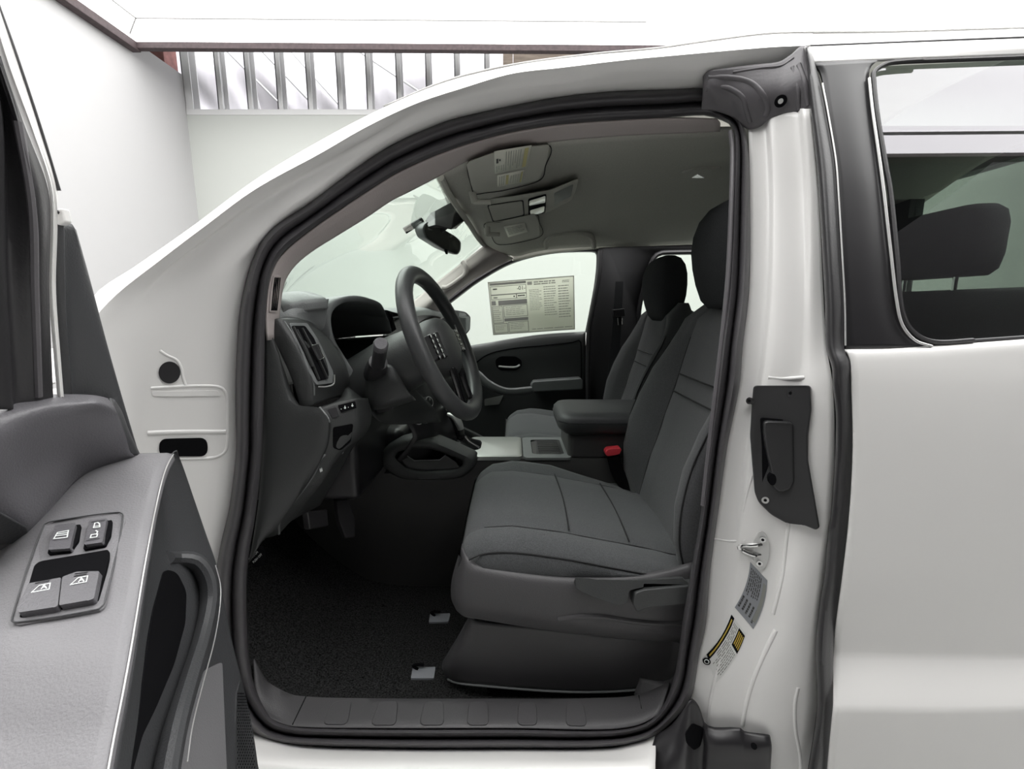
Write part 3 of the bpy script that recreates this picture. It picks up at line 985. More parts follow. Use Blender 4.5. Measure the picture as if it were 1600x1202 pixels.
class SurfQuad:
    """printed label wrapped over a surface: corners in pixels plus a sideways bow"""
    def __init__(self, tree, tl, tr, br, bl, bow=0.0):
        self.tree, self.c, self.bow = tree, [Vector((a_, b_, 0)) for a_, b_ in (tl, tr, br, bl)], bow

    def px(self, u, v):
        tl, tr, br, bl = self.c
        q = tl.lerp(tr, u).lerp(bl.lerp(br, u), v)
        ax = (bl - tl).normalized()
        return q + Vector((-ax.y, ax.x, 0)) * (self.bow * 4 * v * (1 - v))

    def patch(self, mb, u0, v0, u1, v1, lift=0.0012, nu=1, nv=6):
        rows = []
        for i in range(nv + 1):
            row = []
            for j in range(nu + 1):
                p = self.px(u0 + (u1 - u0) * j / nu, v0 + (v1 - v0) * i / nv)
                l, n = hit(self.tree, p.x, p.y)
                row.append(l + n * lift)
            rows.append(row)
        mb.grid(rows)

    def lines(self, mb, u0, v0, u1, v1, n, fill=.5, lift=0.0012):
        """rows run along v (the label's long side)"""
        for i in range(n):
            a_ = u0 + (u1 - u0) * i / n
            v = v0
            end = v1 - (v1 - v0) * .25 * random.random()
            while v < end:
                w = (v1 - v0) * random.uniform(.06, .2)
                self.patch(mb, a_, v, a_ + (u1 - u0) / n * fill, min(v + w, end), lift, nv=2)
                v += w + (v1 - v0) * .03


lab = SurfQuad(jamb_tree, (1172, 878), (1199, 907), (1177, 983), (1148, 949), bow=-5)
m = MB()
lab.patch(m, 0, 0, 1, 1, .0008, nu=4, nv=10)
m.use(1)
lab.lines(m, .08, .08, .72, .62, 7, .5)
lab.lines(m, .05, .68, .95, .95, 5, .45)
m.use(2)
lab.patch(m, .78, .12, .95, .9)
m.build('certification_label', ['label_grey', 'ink', 'ink_grey'], rear, label='grey printed certification label', merge=False, sharp=0)
lab = SurfQuad(jamb_tree, (1143, 960), (1165, 990), (1119, 1067), (1102, 1024), bow=-5)
m = MB()
lab.patch(m, 0, 0, 1, 1, .0008, nu=4, nv=10)
m.use(1)
lab.patch(m, 0.0, 0.0, .2, .97)
lab.patch(m, .58, .04, 1.0, .38)
m.use(2)
lab.patch(m, .07, .06, .13, .92, .0018)
for k in range(4):
    lab.patch(m, .63 + .09 * k, .08, .68 + .09 * k, .33, .0018)
m.use(3)
lab.lines(m, .26, .06, .56, .95, 4, .4)
lab.lines(m, .58, .42, .97, .95, 5, .4)
l_, n_ = hit(jamb_tree, 1104, 1033)
m.use(1).disc(l_ + n_ * .002, n_, .0075, .001)
m.use(4).disc(l_ + n_ * .0024, n_, .005, .0008)
m.use(1).disc(l_ + n_ * .0026, n_, .0034, .0008)
m.build('tire_label', ['paper_white', 'black', 'yellow_print', 'ink_grey', 'white_print'], rear, label='white tyre pressure label with black and yellow bars', merge=False, sharp=0)

# black plastic sill corner cover
lc = MB()
lc.loft([PL((1013, 1225, .765), (1014, 1200, .768), (1018, 1170, .775), (1024, 1150, .79)),
         PL((1036, 1225, .735), (1038, 1195, .745), (1042, 1165, .765), (1050, 1132, .785)),
         PL((1064, 1225, .735), (1066, 1190, .745), (1070, 1150, .765), (1076, 1098, .785)),
         PL((1080, 1225, .765), (1082, 1180, .77), (1084, 1130, .78), (1084, 1094, .79)),
         PL((1096, 1225, .775), (1096, 1190, .775), (1099, 1150, .78), (1092, 1104, .79)),
         PL((1104, 1225, .762), (1106, 1195, .762), (1108, 1160, .765), (1106, 1134, .785)),
         PL((1152, 1225, .745), (1154, 1195, .745), (1156, 1165, .747), (1155, 1137, .765)),
         PL((1162, 1225, .743), (1164, 1195, .743), (1164, 1170, .745), (1164, 1143, .762)),
         PL((1200, 1225, .737), (1202, 1190, .737), (1203, 1165, .739), (1200, 1148, .752)),
         PL((1202, 1225, .755), (1204, 1190, .755), (1205, 1165, .757), (1204, 1152, .762))], nu=20, nv=4)
lct = bvh(lc)
lco = lc.build('sill_corner_cover', 'satin_black', TR, solid=0.004, sharp=50, label='black plastic sill corner cover')
l_, n_ = hit(lct, 1178, 1166)
MB().disc(l_ + n_ * .002, n_, .0055, .005).build('cover_screw', 'black', lco, sharp=40)
slab_on(lct, [(1070, 1146), (1082, 1130), (1100, 1138), (1094, 1165), (1083, 1172), (1073, 1162)], 0.002, r=4).build('cover_notch', 'black', lco, sharp=40)

# ------------------------------------------------------------------ inner pillar trim with demister grille
edge_o = [(420, 530), (417, 500), (418, 470), (421, 446), (427, 423), (437, 403), (455, 384), (478, 366), (505, 346), (527, 331), (570, 302), (622, 270), (672, 247), (715, 231), (757, 218), (805, 206), (875, 195), (950, 189), (1050, 184), (1120, 186)]
edge_oy = [.875, .875, .876, .88, .886, .893, .903, .913, .923, .933, .953, .968, .983, .993, 1.003, 1.008, 1.018, 1.023, 1.028, 1.028]
edge_i = [(434, 530), (436, 500), (438, 485), (441, 460), (447, 437), (462, 415), (487, 394), (525, 370), (575, 339), (612, 314), (640, 300), (686, 276), (725, 255), (760, 243), (800, 232), (850, 224), (900, 218), (1000, 211), (1080, 208), (1125, 206)]
edge_iy = [.915, .915, .915, .92, .928, .938, .952, .975, 1.0, 1.02, 1.035, 1.06, 1.07, 1.075, 1.08, 1.08, 1.08, 1.08, 1.08, 1.08]
ro = [P(x, y + 2, Y) for (x, y), Y in zip(edge_o, edge_oy)]
ri = [P(x, y, Y) for (x, y), Y in zip(edge_i, edge_iy)]
rm = [a_.lerp(b_, .5) + V(0, -.008, 0) for a_, b_ in zip(cr(ro, 40), cr(ri, 40))]
pt = MB().loft([ro, rm, ri], nu=90, nv=5)
pt_tree = bvh(pt)
pto = pt.build('pillar_trim_cover', 'pillar_trim', TR, solid=0.004, sharp=60, label='warm grey pillar trim along the windshield')
slab_on(pt_tree, [(426, 430), (437, 430), (434, 460), (431, 488), (419, 488), (421, 458)], 0.003, r=3).build('demister_bezel', 'pillar_trim', pto, bevel=0.001)
gr_ = MB()
for k in range(4):
    x0 = 427 + k * 2.5
    slab_on(pt_tree, [(x0 - 0.2, 433), (x0 + 1.2, 433), (x0 - 2.0, 460), (x0 - 4.2, 485), (x0 - 5.6, 485), (x0 - 3.4, 460)], 0.0042, mb=gr_)
gr_.build('demister_slots', 'black', pto, sharp=40, label='black demister slots')

# ------------------------------------------------------------------ windshield
wn = [P(x, y, Y + .01) for (x, y), Y in zip(edge_i[1:12], edge_iy[1:12])]
wf_ = PL((560, 540, 2.2), (600, 507, 2.18), (645, 472, 2.15), (675, 447, 2.13), (725, 408, 2.09), (755, 382, 2.06))
c_top = P(722, 335, 1.56) + V(-0.005, 0, 0.005)
c_bot = V(-0.80, 1.56, 1.30)
wm = [c_bot.lerp(c_top, t / 10) + V(-.02, 0, .02) * math.sin(math.pi * t / 10) for t in range(11)]
q1 = [a_.lerp(b_, .5) + V(-.05, 0, .01) * (1 - i / 20) for i, (a_, b_) in enumerate(zip(cr(wn, 21), cr(wm, 21)))]
q3 = [a_.lerp(b_, .5) + V(-.05, 0, .01) * (1 - i / 20) for i, (a_, b_) in enumerate(zip(cr(wf_, 21), cr(wm, 21)))]
ws_ = MB().loft([wn, q1, wm, q3, wf_], nu=30, nv=6)
wst = bvh(ws_)
wind = ws_.build('windshield', 'windshield_glass', TR, sharp=0, label='green tinted windshield')
# camera and mirror mount behind the glass
sh = MB()
sh.sections([[P(*p) for p in s] for s in [
    [(664, 345, 1.50), (672, 333, 1.50), (680, 330, 1.50), (680, 352, 1.44), (668, 355, 1.44)],
    [(690, 330, 1.52), (700, 318, 1.54), (712, 316, 1.54), (706, 358, 1.47), (690, 356, 1.47)],
    [(712, 318, 1.60), (716, 313, 1.62), (724, 322, 1.62), (726, 345, 1.56), (712, 359, 1.54)],
]])
sh.build('sensor_housing', 'satin_black', TR, bevel=0.004, label='black camera housing behind the windshield')
arm = MB().tube(PL((632, 361, 1.45), (645, 353, 1.46), (660, 344, 1.48)), 0.010, ry=.006, num=10, n=8)
arm.build('sensor_arm', 'gloss_black', TR, label='arm of the camera housing')
mir_px = [(660, 358), (664, 349), (672, 346), (712, 369), (721, 378), (720, 392), (715, 399), (695, 391), (665, 372)]
def mirY(x):
    return 1.44 + (x - 660) / 60 * .22
mp = [(p.x, p.y) for p in rloop([Vector((a_, b_, 0)) for a_, b_ in mir_px], 5, 4)]
front = [P(x, y, mirY(x)) for x, y in mp]
cen = sum(front, Vector()) / len(front)
back = [cen + (p - cen) * .9 + V(-.035, .012, .004) for p in front]
mb_ = MB().sections([back, [p + V(-.012, .003, .001) for p in front], front], caps=True)
mo = mb_.build('rear_view_mirror', 'dash_top', TR, bevel=0.002, label='interior mirror in a grey housing')
MB().add([cen + (p - cen) * .93 + (CAM - cen).normalized() * .002 for p in front], [tuple(range(len(front)))]).build('mirror_glass', 'mirror_dim', mo, sharp=0)
MB().tube([cen + V(-.02, 0, .02), P(700, 350, 1.53)], .011, n=10).build('mirror_stalk', 'satin_black', mo)
pxprism([(693, 389), (699, 390), (699, 397), (696, 397)], mirY(695), .01).build('mirror_tab', 'black', mo, bevel=0.001)

# ------------------------------------------------------------------ headliner, visors, overhead console
hn = PL((688, 276, 1.085), (702, 268, 1.085), (725, 256, 1.085), (760, 244, 1.085), (800, 232, 1.085), (900, 218, 1.085), (1000, 211, 1.085), (1107, 206, 1.085), (1250, 205, 1.06), (1500, 205, 1.02), (1650, 205, 1.02))
hf = PL((755, 381, 2.06), (775, 392, 2.08), (800, 401, 2.10), (830, 395, 2.12), (860, 390, 2.13), (935, 386, 2.14), (975, 385, 2.14), (1060, 382, 2.14), (1180, 378, 2.14), (1300, 376, 2.14), (1380, 376, 2.14))
hn_ = cr(hn, 24)
hf_ = cr(hf, 24)
hm = []
for i in range(24):
    a_, b_ = hn_[i], hf_[i]
    m = a_.lerp(b_, .5)
    m.z += .045 * min(1, .15 + i / 5)
    if i == 0:
        m = P(722, 332, 1.56)
    hm.append(m)
hq1 = [a_.lerp(b_, .5) + V(0, 0, .018 * min(1, .2 + i / 5)) for i, (a_, b_) in enumerate(zip(hn_, hm))]
hq3 = [a_.lerp(b_, .5) + V(0, 0, .018 * min(1, .2 + i / 5)) for i, (a_, b_) in enumerate(zip(hf_, hm))]
hl = MB().loft([hn_, hq1, hm, hq3, hf_], nu=60, nv=6)
ht = bvh(hl)
head = hl.build('headliner', 'headliner', TR, solid=0.01, sharp=60, label='grey cloth headliner')
pl_ = slab_on(ht, [(1064, 268), (1085, 262), (1128, 260), (1126, 266), (1100, 276), (1080, 276)], .006, r=3)
pl_.build('rear_lamp_base', 'headliner', head, bevel=.001)
slab_on(ht, [(1081, 274), (1090, 268), (1101, 274)], .008, r=1).build('lamp_lens', 'lens', head, sharp=40)


def visor(outline, labels, clip):
    fl = plane_over(ht, outline, .012)
    v = slab_on(ht, outline, .030, r=5, flat=fl)
    vo = v.build('sun_visor', 'visor', TR, bevel=.004, bseg=3)
    MB().tube(on(ht, outline, .003), .0013, n=6, closed=True, num=80).build('visor_gap_shade', 'seam', vo)  # dark tube painting in the shadow round the visor
    c = MB()
    l, n = hit(ht, *clip)
    c.tube([l + V(-.024, 0, 0) + n * .032, l + V(.024, .004, 0) + n * .032], .008, n=10)
    c.tube([l + V(-.02, 0, 0), l + V(-.02, 0, 0) + n * .036], .010, n=10)
    c.build('visor_pivot', 'visor', vo)
    for (tl, tr, br, bl, kind) in labels:
        pts = [pln(p_, fl, .0015) for p_ in (tl, tr, br, bl)]
        qd = Quad(*pts)
        m = MB()
        qd.sheet(m)
        m.use(1)
        if kind == 'big':
            for k in range(11):
                qd.patch(m, .05 + k * .066, .07 if k > 3 else .62, .075 + k * .066, .92 - .2 * random.random() * (k % 3), .0007)
            m.use(2)
            qd.patch(m, .82, .06, .93, .94, .0007)
            m.use(3)
            qd.patch(m, .05, .3, .11, .5, .0009)
            qd.patch(m, .13, .33, .17, .42, .0009)
        elif kind == 'small':
            for k in range(3):
                qd.patch(m, .07 + k * .08, .1, .1 + k * .08, .9, .0007)
            for k in range(4):
                qd.patch(m, .5 + k * .09, .2, .53 + k * .09, .85, .0007)
            m.use(2)
            qd.patch(m, .32, .1, .42, .9, .0007)
            qd.patch(m, .88, .08, .94, .92, .0007)
        else:
            qd.lines(m, .1, .15, .9, .85, 5, .4, lift=.0007)
        m.build('warning_label', ['paper', 'ink_mid', 'pale_yellow', 'ink'], vo, sharp=0, merge=False, label='printed paper warning label')
    return vo


v1 = visor([(729, 257), (734, 252), (772, 238), (820, 230), (859, 226), (852, 258), (842, 281), (788, 296), (758, 300), (742, 302), (736, 289)],
           [((772, 237), (831, 227), (824, 261), (773, 272), 'big'), ((777, 274.5), (820, 265.5), (816, 285), (777, 292.5), 'small')], (748, 297))
v1['label'] = 'driver side sun visor with two warning labels'
v2 = visor([(757, 349), (785, 345), (836, 334), (842, 345), (845, 368), (800, 380), (778, 381), (768, 368)],
           [((787, 354.6), (820, 348), (824.6, 362.5), (794, 371), 'blank')], (770, 352))
v2['label'] = 'passenger side sun visor with one paper label'
oc_out = [(752, 317), (757, 312), (800, 307), (860, 297), (904, 279), (900, 296), (893, 313), (858, 331), (818, 341), (772, 348), (758, 344)]
ocp = plane_over(ht, oc_out, .008)
oc = slab_on(ht, oc_out, .016, r=4, flat=ocp)
oco = oc.build('overhead_console', 'visor', TR, bevel=.005, label='overhead console with two map lamps')
def up_(k):
    return (ocp[0], ocp[1] + k)
slab_on(ht, [(761, 321), (818, 312.5), (820, 337), (770, 347.5)], 0, r=3, flat=up_(.0012)).build('holder_gap_shade', 'seam', oco, sharp=40)  # dark slab painting in the shadow line round the holder door
slab_on(ht, [(763, 322), (816, 314), (818, 336), (771, 346)], 0, r=3, flat=up_(.003)).build('glasses_holder_door', 'visor', oco, bevel=.001)
slab_on(ht, [(866, 302), (896, 288), (892, 307), (866, 320)], 0, r=2, flat=up_(.0012)).build('console_recess', 'dash_plastic', oco, sharp=40)
slab_on(ht, [(825, 311), (854, 303), (852, 333), (826, 339)], 0, r=3, flat=up_(.0015)).build('lamp_surround', 'black', oco, sharp=40)
slab_on(ht, [(827, 314), (852.5, 306), (852, 317), (827, 322)], 0, r=2, flat=up_(.005)).build('map_lamp', 'lens', oco, bevel=.002)
slab_on(ht, [(828, 329), (851, 322), (850, 331), (842, 335), (829, 337)], 0, r=2, flat=up_(.005)).build('map_lamp', 'lens', oco, bevel=.002)
gh = MB().tube(PL((853, 386, 2.06), (854, 376, 2.02), (862, 368, 1.99), (880, 364, 1.98), (905, 364, 1.98), (922, 368, 1.99), (927, 376, 2.02), (928, 386, 2.06)), .014, ry=.011, num=40, n=10)
gh.build('grab_handle', 'visor', TR, label='grab handle over the passenger door')

# passenger side front pillar with grip
pp = MB().loft([PL((600, 505, 2.16), (650, 467, 2.13), (675, 446, 2.11), (725, 408, 2.07), (757, 383, 2.05)), PL((640, 505, 2.10), (672, 475, 2.08), (697, 455, 2.07), (742, 418, 2.06), (778, 393, 2.05)),
               PL((688, 505, 2.16), (692, 480, 2.16), (712, 458, 2.15), (750, 431, 2.14), (803, 404, 2.12))], nu=40, nv=6)
ppt = bvh(pp)
ppo = pp.build('pillar_trim_cover', 'pillar_trim', TR, solid=.004, sharp=60, label='passenger side pillar trim')
MB().tube(on(ppt, [(694, 452), (700, 449), (716, 438), (727, 427), (729, 416), (725, 410)], .018), .012, num=20, n=10).build('pillar_grip', 'pillar_trim', ppo)

MB().tube(PL((688, 277, 1.085), (705, 309, 1.30), (732, 349, 1.63), (756, 383, 2.05), (775, 394, 2.08), (800, 404, 2.11)), .009, num=40, n=8).build('header_edge', 'visor', head)

# ------------------------------------------------------------------ passenger side: door, glass, rear quarter
pd = MB()
top = [(690, 548), (735, 540), (760, 536), (800, 529), (850, 522), (915, 518)]
pd.loft([PL(*[(x, y, 2.30) for x, y in top]), PL(*[(x, y + 3, 2.265) for x, y in top]), PL(*[(x, y + 22 if x < 900 else y + 14, 2.25) for x, y in top]), PL((690, 590, 2.26), (735, 586, 2.26), (800, 582, 2.26), (850, 580, 2.26), (917, 578, 2.26)),
         PL((690, 640, 2.27), (800, 640, 2.27), (917, 640, 2.27)), PL((690, 800, 2.25), (800, 800, 2.25), (917, 800, 2.25))], nu=40, nv=4)
pdt = bvh(pd)
pdo = pd.build('passenger_door', 'dash_plastic', TR, solid=.01, sharp=60, label='passenger door, closed, with dark inner trim')
MB().tube(on(pdt, [(738, 578), (745, 566), (765, 553), (800, 545), (850, 540), (895, 535), (906, 532), (908, 545), (908, 600)], .0), .003, num=50, n=6).build('panel_line', 'black', pdo)
slab_on(pdt, [(774, 562), (782, 557), (806, 557), (815, 563), (815, 573), (806, 579), (782, 579), (775, 573)], .003, r=4).build('handle_recess', 'black', pdo, sharp=40)
MB().tube(on(pdt, [(779, 572), (790, 573), (806, 573), (812, 570)], .008), .005, num=16, n=8).build('inner_handle', 'satin_silver', pdo)
MB().prism(on(pdt, [(828, 600), (832, 593), (905, 588), (908, 592), (908, 606), (832, 610)], 0), (0, -.06, 0)).build('armrest', 'dash_top', pdo, bevel=.008, bseg=3)
pk = MB()
pk.tube(PL((722, 572, 2.16), (745, 585, 2.14), (762, 600, 2.14), (790, 612, 2.16), (830, 610, 2.19)), .022, ry=.014, num=30, n=10)
pk.build('door_pull', 'dash_top', pdo)
slab_on(pdt, [(757, 624), (785, 618), (790, 610), (780, 632), (757, 634)], .004, r=2).build('switch_plate', 'silver_panel', pdo, sharp=40)
glass_out = [(690, 548), (690, 482), (712, 459), (750, 432), (800, 405), (860, 393), (925, 391), (934, 399), (931, 440), (915, 518), (850, 522), (760, 536)]
MB().add([P(x, y, 2.31) for x, y in glass_out], [tuple(range(len(glass_out)))]).build('door_glass', 'clear_glass', pdo, sharp=0, label='clear door window')
fr = MB()
fr.tube(PL((672, 500, 2.30), (690, 480, 2.30), (716, 459, 2.29), (750, 434, 2.28), (800, 407, 2.27), (860, 392, 2.27), (922, 389, 2.27), (934, 392, 2.27), (937, 402, 2.27), (934, 440, 2.27), (925, 490, 2.27), (919, 520, 2.27)), .016, num=60, n=8)
fr.build('window_frame', 'satin_black', pdo)
# exterior mirror beyond the glass
em = MB()
mpx = [(700, 487), (704, 483), (728, 487), (736, 495), (735, 516), (728, 524), (714, 522), (700, 518)]
mpl = [(p.x, p.y) for p in rloop([Vector((a_, b_, 0)) for a_, b_ in mpx], 4, 4)]
fl = [P(x, y, 2.50 + (x - 700) / 36 * .10) for x, y in mpl]
cen = sum(fl, Vector()) / len(fl)
em.sections([[cen + (p - cen) * .7 + V(-.12, .03, 0) for p in fl], [p + V(-.06, .01, 0) for p in fl], fl])
emo = em.build('side_mirror', 'satin_black', pdo, bevel=.004, label='exterior mirror beyond the passenger window')
MB().add([cen + (p - cen) * .86 + V(.003, -.002, 0) for p in fl], [tuple(range(len(fl)))]).build('side_mirror_glass', 'mirror_face', pdo, sharp=0)

bp = MB()
bp.add([P(x, y, 2.24) for x, y in [(936, 374), (945, 374), (1200, 368), (1200, 396), (1040, 396), (1028, 398), (1020, 408), (1007, 450), (999, 490), (1001, 508), (1010, 520), (1100, 520), (1100, 800), (914, 800), (915, 600), (919, 520), (928, 470), (934, 420)]], [tuple(range(18))])
bpo = bp.build('center_pillar', 'pillar_black', TR, solid=.03, sharp=30, label='passenger side center pillar with belt')
MB().tube(PL((938, 392, 2.22), (936, 430, 2.22), (927, 480, 2.22), (920, 520, 2.22), (918, 640, 2.22)), .012, num=30, n=8).build('pillar_edge_seal', 'rubber', bpo)
bt = MB()
bt.prism(PL((962, 440, 2.22), (974, 440, 2.22), (970, 520, 2.20), (962, 640, 2.18), (944, 640, 2.18), (956, 520, 2.20)), (0, .004, 0))
bt.build('seat_belt', 'fabric_dark', bpo, sharp=40, label='black seat belt webbing')
pxprism([(957, 484), (976, 482), (977, 494), (958, 496)], 2.19, .03, r=2).build('belt_guide', 'satin_black', bpo, bevel=.004)
MB().tube(PL((965, 497, 2.19), (966, 508, 2.19)), .004, n=8).build('guide_pin', 'chrome', bpo)
MB().tube(PL((972, 497, 2.19), (972, 507, 2.19)), .004, n=8).build('guide_pin', 'chrome', bpo)
rq = [(1022, 400), (1040, 396), (1066, 396), (1160, 396), (1160, 520), (1010, 520), (1001, 508), (999, 490), (1007, 450), (1020, 408)]
MB().add([P(x, y, 2.27) for x, y in rq], [tuple(range(len(rq)))]).build('rear_quarter_glass', 'clear_glass', TR, sharp=0)
MB().tube(PL((800, 401, 2.22), (860, 389, 2.24), (935, 382, 2.25), (1060, 378, 2.25), (1200, 374, 2.25), (1400, 372, 2.25)), .022, num=40, n=8).build('roof_rail', 'visor', TR)
MB().tube(PL((1150, 394, 2.23), (1040, 395, 2.23), (1027, 398, 2.23), (1019, 408, 2.23), (1006, 450, 2.23), (998, 490, 2.23), (1001, 510, 2.23)), .012, num=30, n=8).build('quarter_window_trim', 'satin_black', TR)

# ------------------------------------------------------------------ price sheet on the passenger window (a loose paper sheet)
ps = Quad(P(762, 441, 2.295), P(897, 430.5, 2.295), P(898.5, 515, 2.295), P(770.5, 524, 2.295))
m = MB()
ps.sheet(m)
m.use(1)
def frame(u0, v0, u1, v1, w=.006):
    ps.patch(m, u0, v0, u1, v0 + w * 1.6); ps.patch(m, u0, v1 - w * 1.6, u1, v1)
    ps.patch(m, u0, v0, u0 + w, v1); ps.patch(m, u1 - w, v0, u1, v1)
frame(0.0, 0.0, 1, 1, .012)
m.use(2)
ps.patch(m, .02, .03, .44, .07)
frame(.02, .09, .44, .25)
frame(.02, .25, .32, .34); frame(.32, .25, .44, .34)
ps.patch(m, .10, .36, .44, .45)
ps.patch(m, .02, .36, .07, .44)
frame(.02, .46, .145, .78)
frame(.155, .46, .44, .68)
ps.patch(m, .155, .70, .44, .755)
frame(.02, .79, .19, .97); frame(.20, .77, .44, .97)
m.use(3)
ps.lines(m, .03, .49, .13, .76, 7, .35)
ps.lines(m, .18, .49, .42, .66, 5, .35)
ps.lines(m, .04, .83, .17, .93, 3, .3)
ps.lines(m, .22, .80, .42, .93, 4, .3)
for k in range(3):
    ps.lines(m, .47 + k * .17, .16 + .04 * (k == 0), .62 + k * .17, (.6, .72, .78)[k], 13, .35)
ps.lines(m, .48, .93, .97, .96, 1, .5)
ps.lines(m, .53, .055, .80, .13, 2, .6)
ps.patch(m, .455, .05, .51, .11)
ps.lines(m, .86, .07, .97, .12, 2, .5)
m.use(4)
ex = (ps.at(1, .5) - ps.at(0, .5))
ey = (ps.at(.3, 0) - ps.at(.3, 1))
h = ey.length
put_text(m, '-01-', h * .10, ps.at(.38, .155), ex, ey, .0012)
ps.lines(m, .05, .13, .12, .16, 1, .8)
ps.lines(m, .05, .29, .11, .315, 1, .8)
ps.patch(m, .285, .285, .30, .31); 
ps.lines(m, .335, .28, .42, .315, 1, .7)
pobj = m.build('price_sheet', ['window_paper', 'ink_mid', 'ink_grey', 'ink_mid', 'ink'], None, sharp=0, merge=False)
tag(pobj, 'printed paper price sheet stuck inside the passenger door window', 'window sticker')

# ------------------------------------------------------------------ dashboard
DB = empty('dashboard', (0.0, 0.0, 0.0), 'dark grey dashboard')
DB.parent = TR
DB.location = (-0.75, 0.0, 1.0)
# top pad running across the cabin, its rear lip towards the seats
dt = MB()
lip = [P(437, 478, .94), P(470, 472, .975), P(505, 468, 1.01), V(-.56, 1.08, 1.385), V(-.60, 1.2, 1.385), V(-.585, 1.36, 1.375), P(627, 489, 1.75), P(668, 486, 2.05), P(700, 492, 2.22)]
lipb = [p + V(-.06, 0, .012) for p in lip]
fr_ = [V(-.80, p.y, 1.33) for p in lip]
frl = [p + V(.004, 0, -.02) for p in lip]
dt.loft([fr_, lipb, lip, frl], nu=60, nv=5)
dt.build('dash_top', 'dash_top', DB, solid=.006, sharp=60, label='grey dashboard top pad')
gb = MB()
gb.loft([[p + V(0, 0, -.01) for p in lip[6:]], [V(-.46, 1.62, 1.30), V(-.46, 1.9, 1.30), V(-.47, 2.24, 1.30)], [V(-.44, 1.62, 1.16), V(-.44, 1.9, 1.16), V(-.45, 2.24, 1.16)], [V(-.50, 1.62, .88), V(-.50, 1.9, .88), V(-.50, 2.24, .88)], [V(-.76, 1.62, .70), V(-.76, 1.9, .70), V(-.76, 2.24, .70)]], nu=16, nv=5)
gb.build('glovebox_panel', 'dash_plastic', DB, solid=.005, sharp=60)
# side end panel next to the door opening
ep = MB()
ep.loft([PL((414, 512, .885), (412, 600, .885), (410, 700, .885), (404, 780, .885), (394, 850, .885), (388, 880, .885)),
         PL((422, 520, .89), (436, 570, .89), (440, 680, .885), (428, 780, .885), (410, 835, .885), (402, 858, .885)),
         PL((432, 540, .90), (462, 634, .895), (500, 640, .89), (470, 760, .90), (437, 818, .90), (410, 846, .90)),
         PL((437, 560, .91), (470, 636, .905), (511, 650, .90), (508, 705, .905), (470, 772, .915), (412, 845, .92))], nu=40, nv=4)
ep.build('end_panel', 'dash_plastic', DB, solid=.005, sharp=40)
# vent pod: side flank, rounded ridge and the face with the outlet
flank = [(421, 504), (424, 500), (432, 497), (452, 542), (470, 588), (474, 634)]
A0 = PL((419, 514, .90), (438, 552, .90), (455, 590, .90), (469, 636, .905))
A1 = PL((423, 503, .90), (448, 545, .895), (468, 590, .893), (478, 640, .90))
A2 = PL((432, 498, .90), (462, 544, .895), (483, 592, .895), (490, 634, .905))
A3 = PL((446, 497, .915), (470, 543, .905), (489, 592, .905), (495, 631, .915))
A4 = PL((470, 498, .96), (499, 540, .96), (515, 585, .96), (519, 623, .965))
A5 = PL((484, 502, .99), (516, 538, 1.0), (536, 580, 1.0), (532, 620, 1.0))
A6 = PL((490, 506, 1.01), (522, 540, 1.02), (544, 588, 1.02), (538, 618, 1.02))
A7 = PL((492, 500, 1.06), (524, 535, 1.08), (550, 585, 1.08), (545, 620, 1.08))
vp = MB().loft([A0, A1, A2, A3, A4, A5, A6, A7], nu=40, nv=4)
vt = bvh(vp)
vpo = vp.build('vent_pod', 'dash_plastic', DB, solid=.005, sharp=60, label='grey side vent pod')
# filler from pod top to dash top and from pod bottom to the knee panel
fp = MB()
fp.loft([PL((439, 478, .938), (464, 473, .968), (490, 469, .995), (514, 467, 1.025)), PL((430, 495, .925), (456, 489, .945), (486, 486, .985), (511, 488, 1.02)), PL((440, 500, .93), (466, 498, .952), (490, 504, 1.0), (512, 515, 1.025)), PL((488, 506, 1.0), (505, 518, 1.03), (516, 528, 1.04), (522, 542, 1.05))], nu=16, nv=5)
fp.build('pod_shoulder', 'dash_top', DB, solid=.004, sharp=60)
slab_on(vt, [(450, 506), (478, 506), (493, 528), (519, 583), (518, 599), (493, 602), (488, 596), (468, 548)], .004, r=3).build('vent_bezel', 'dash_top', DB, bevel=.0015)
slab_on(vt, [(453, 511), (474, 511), (488, 530), (510, 581), (510, 592), (494, 596), (476, 556)], .0048, r=3).build('vent_opening', 'black', DB, sharp=40)
MB().tube(on(vt, [(444, 502), (458, 524), (470, 550), (482, 578), (490, 600), (491, 618)], -.0005), .0022, num=40, n=8).build('pod_ridge_glint', 'dash_top', DB)  # lighter tube painting in the highlight along the pod's ridge
vn = MB()
for (a_, b_) in [((468, 516), (507, 592)), ((460, 518), (494, 594)), ((455, 514), (484, 574))]:
    vn.tube(on(vt, [a_, ((a_[0] + b_[0]) / 2 + 1, (a_[1] + b_[1]) / 2), b_], .007), .0035, ry=.0015, num=12, n=8)
vn.build('vent_vane', 'dash_plastic', DB)
slab_on(vt, [(481, 544), (489, 541), (498, 561), (491, 564)], .010, r=1).build('vent_tab', 'satin_black', DB, bevel=.001)
MB().tube(on(vt, [(480, 543), (490, 541), (499, 561), (492, 565)], .0115), .0011, n=6).build('tab_rim', 'chrome', DB)
MB().tube(on(vt, [(519, 586), (518, 599), (506, 604), (494, 604)], .006), .0016, n=6, num=16).build('vent_rim', 'satin_silver', DB)
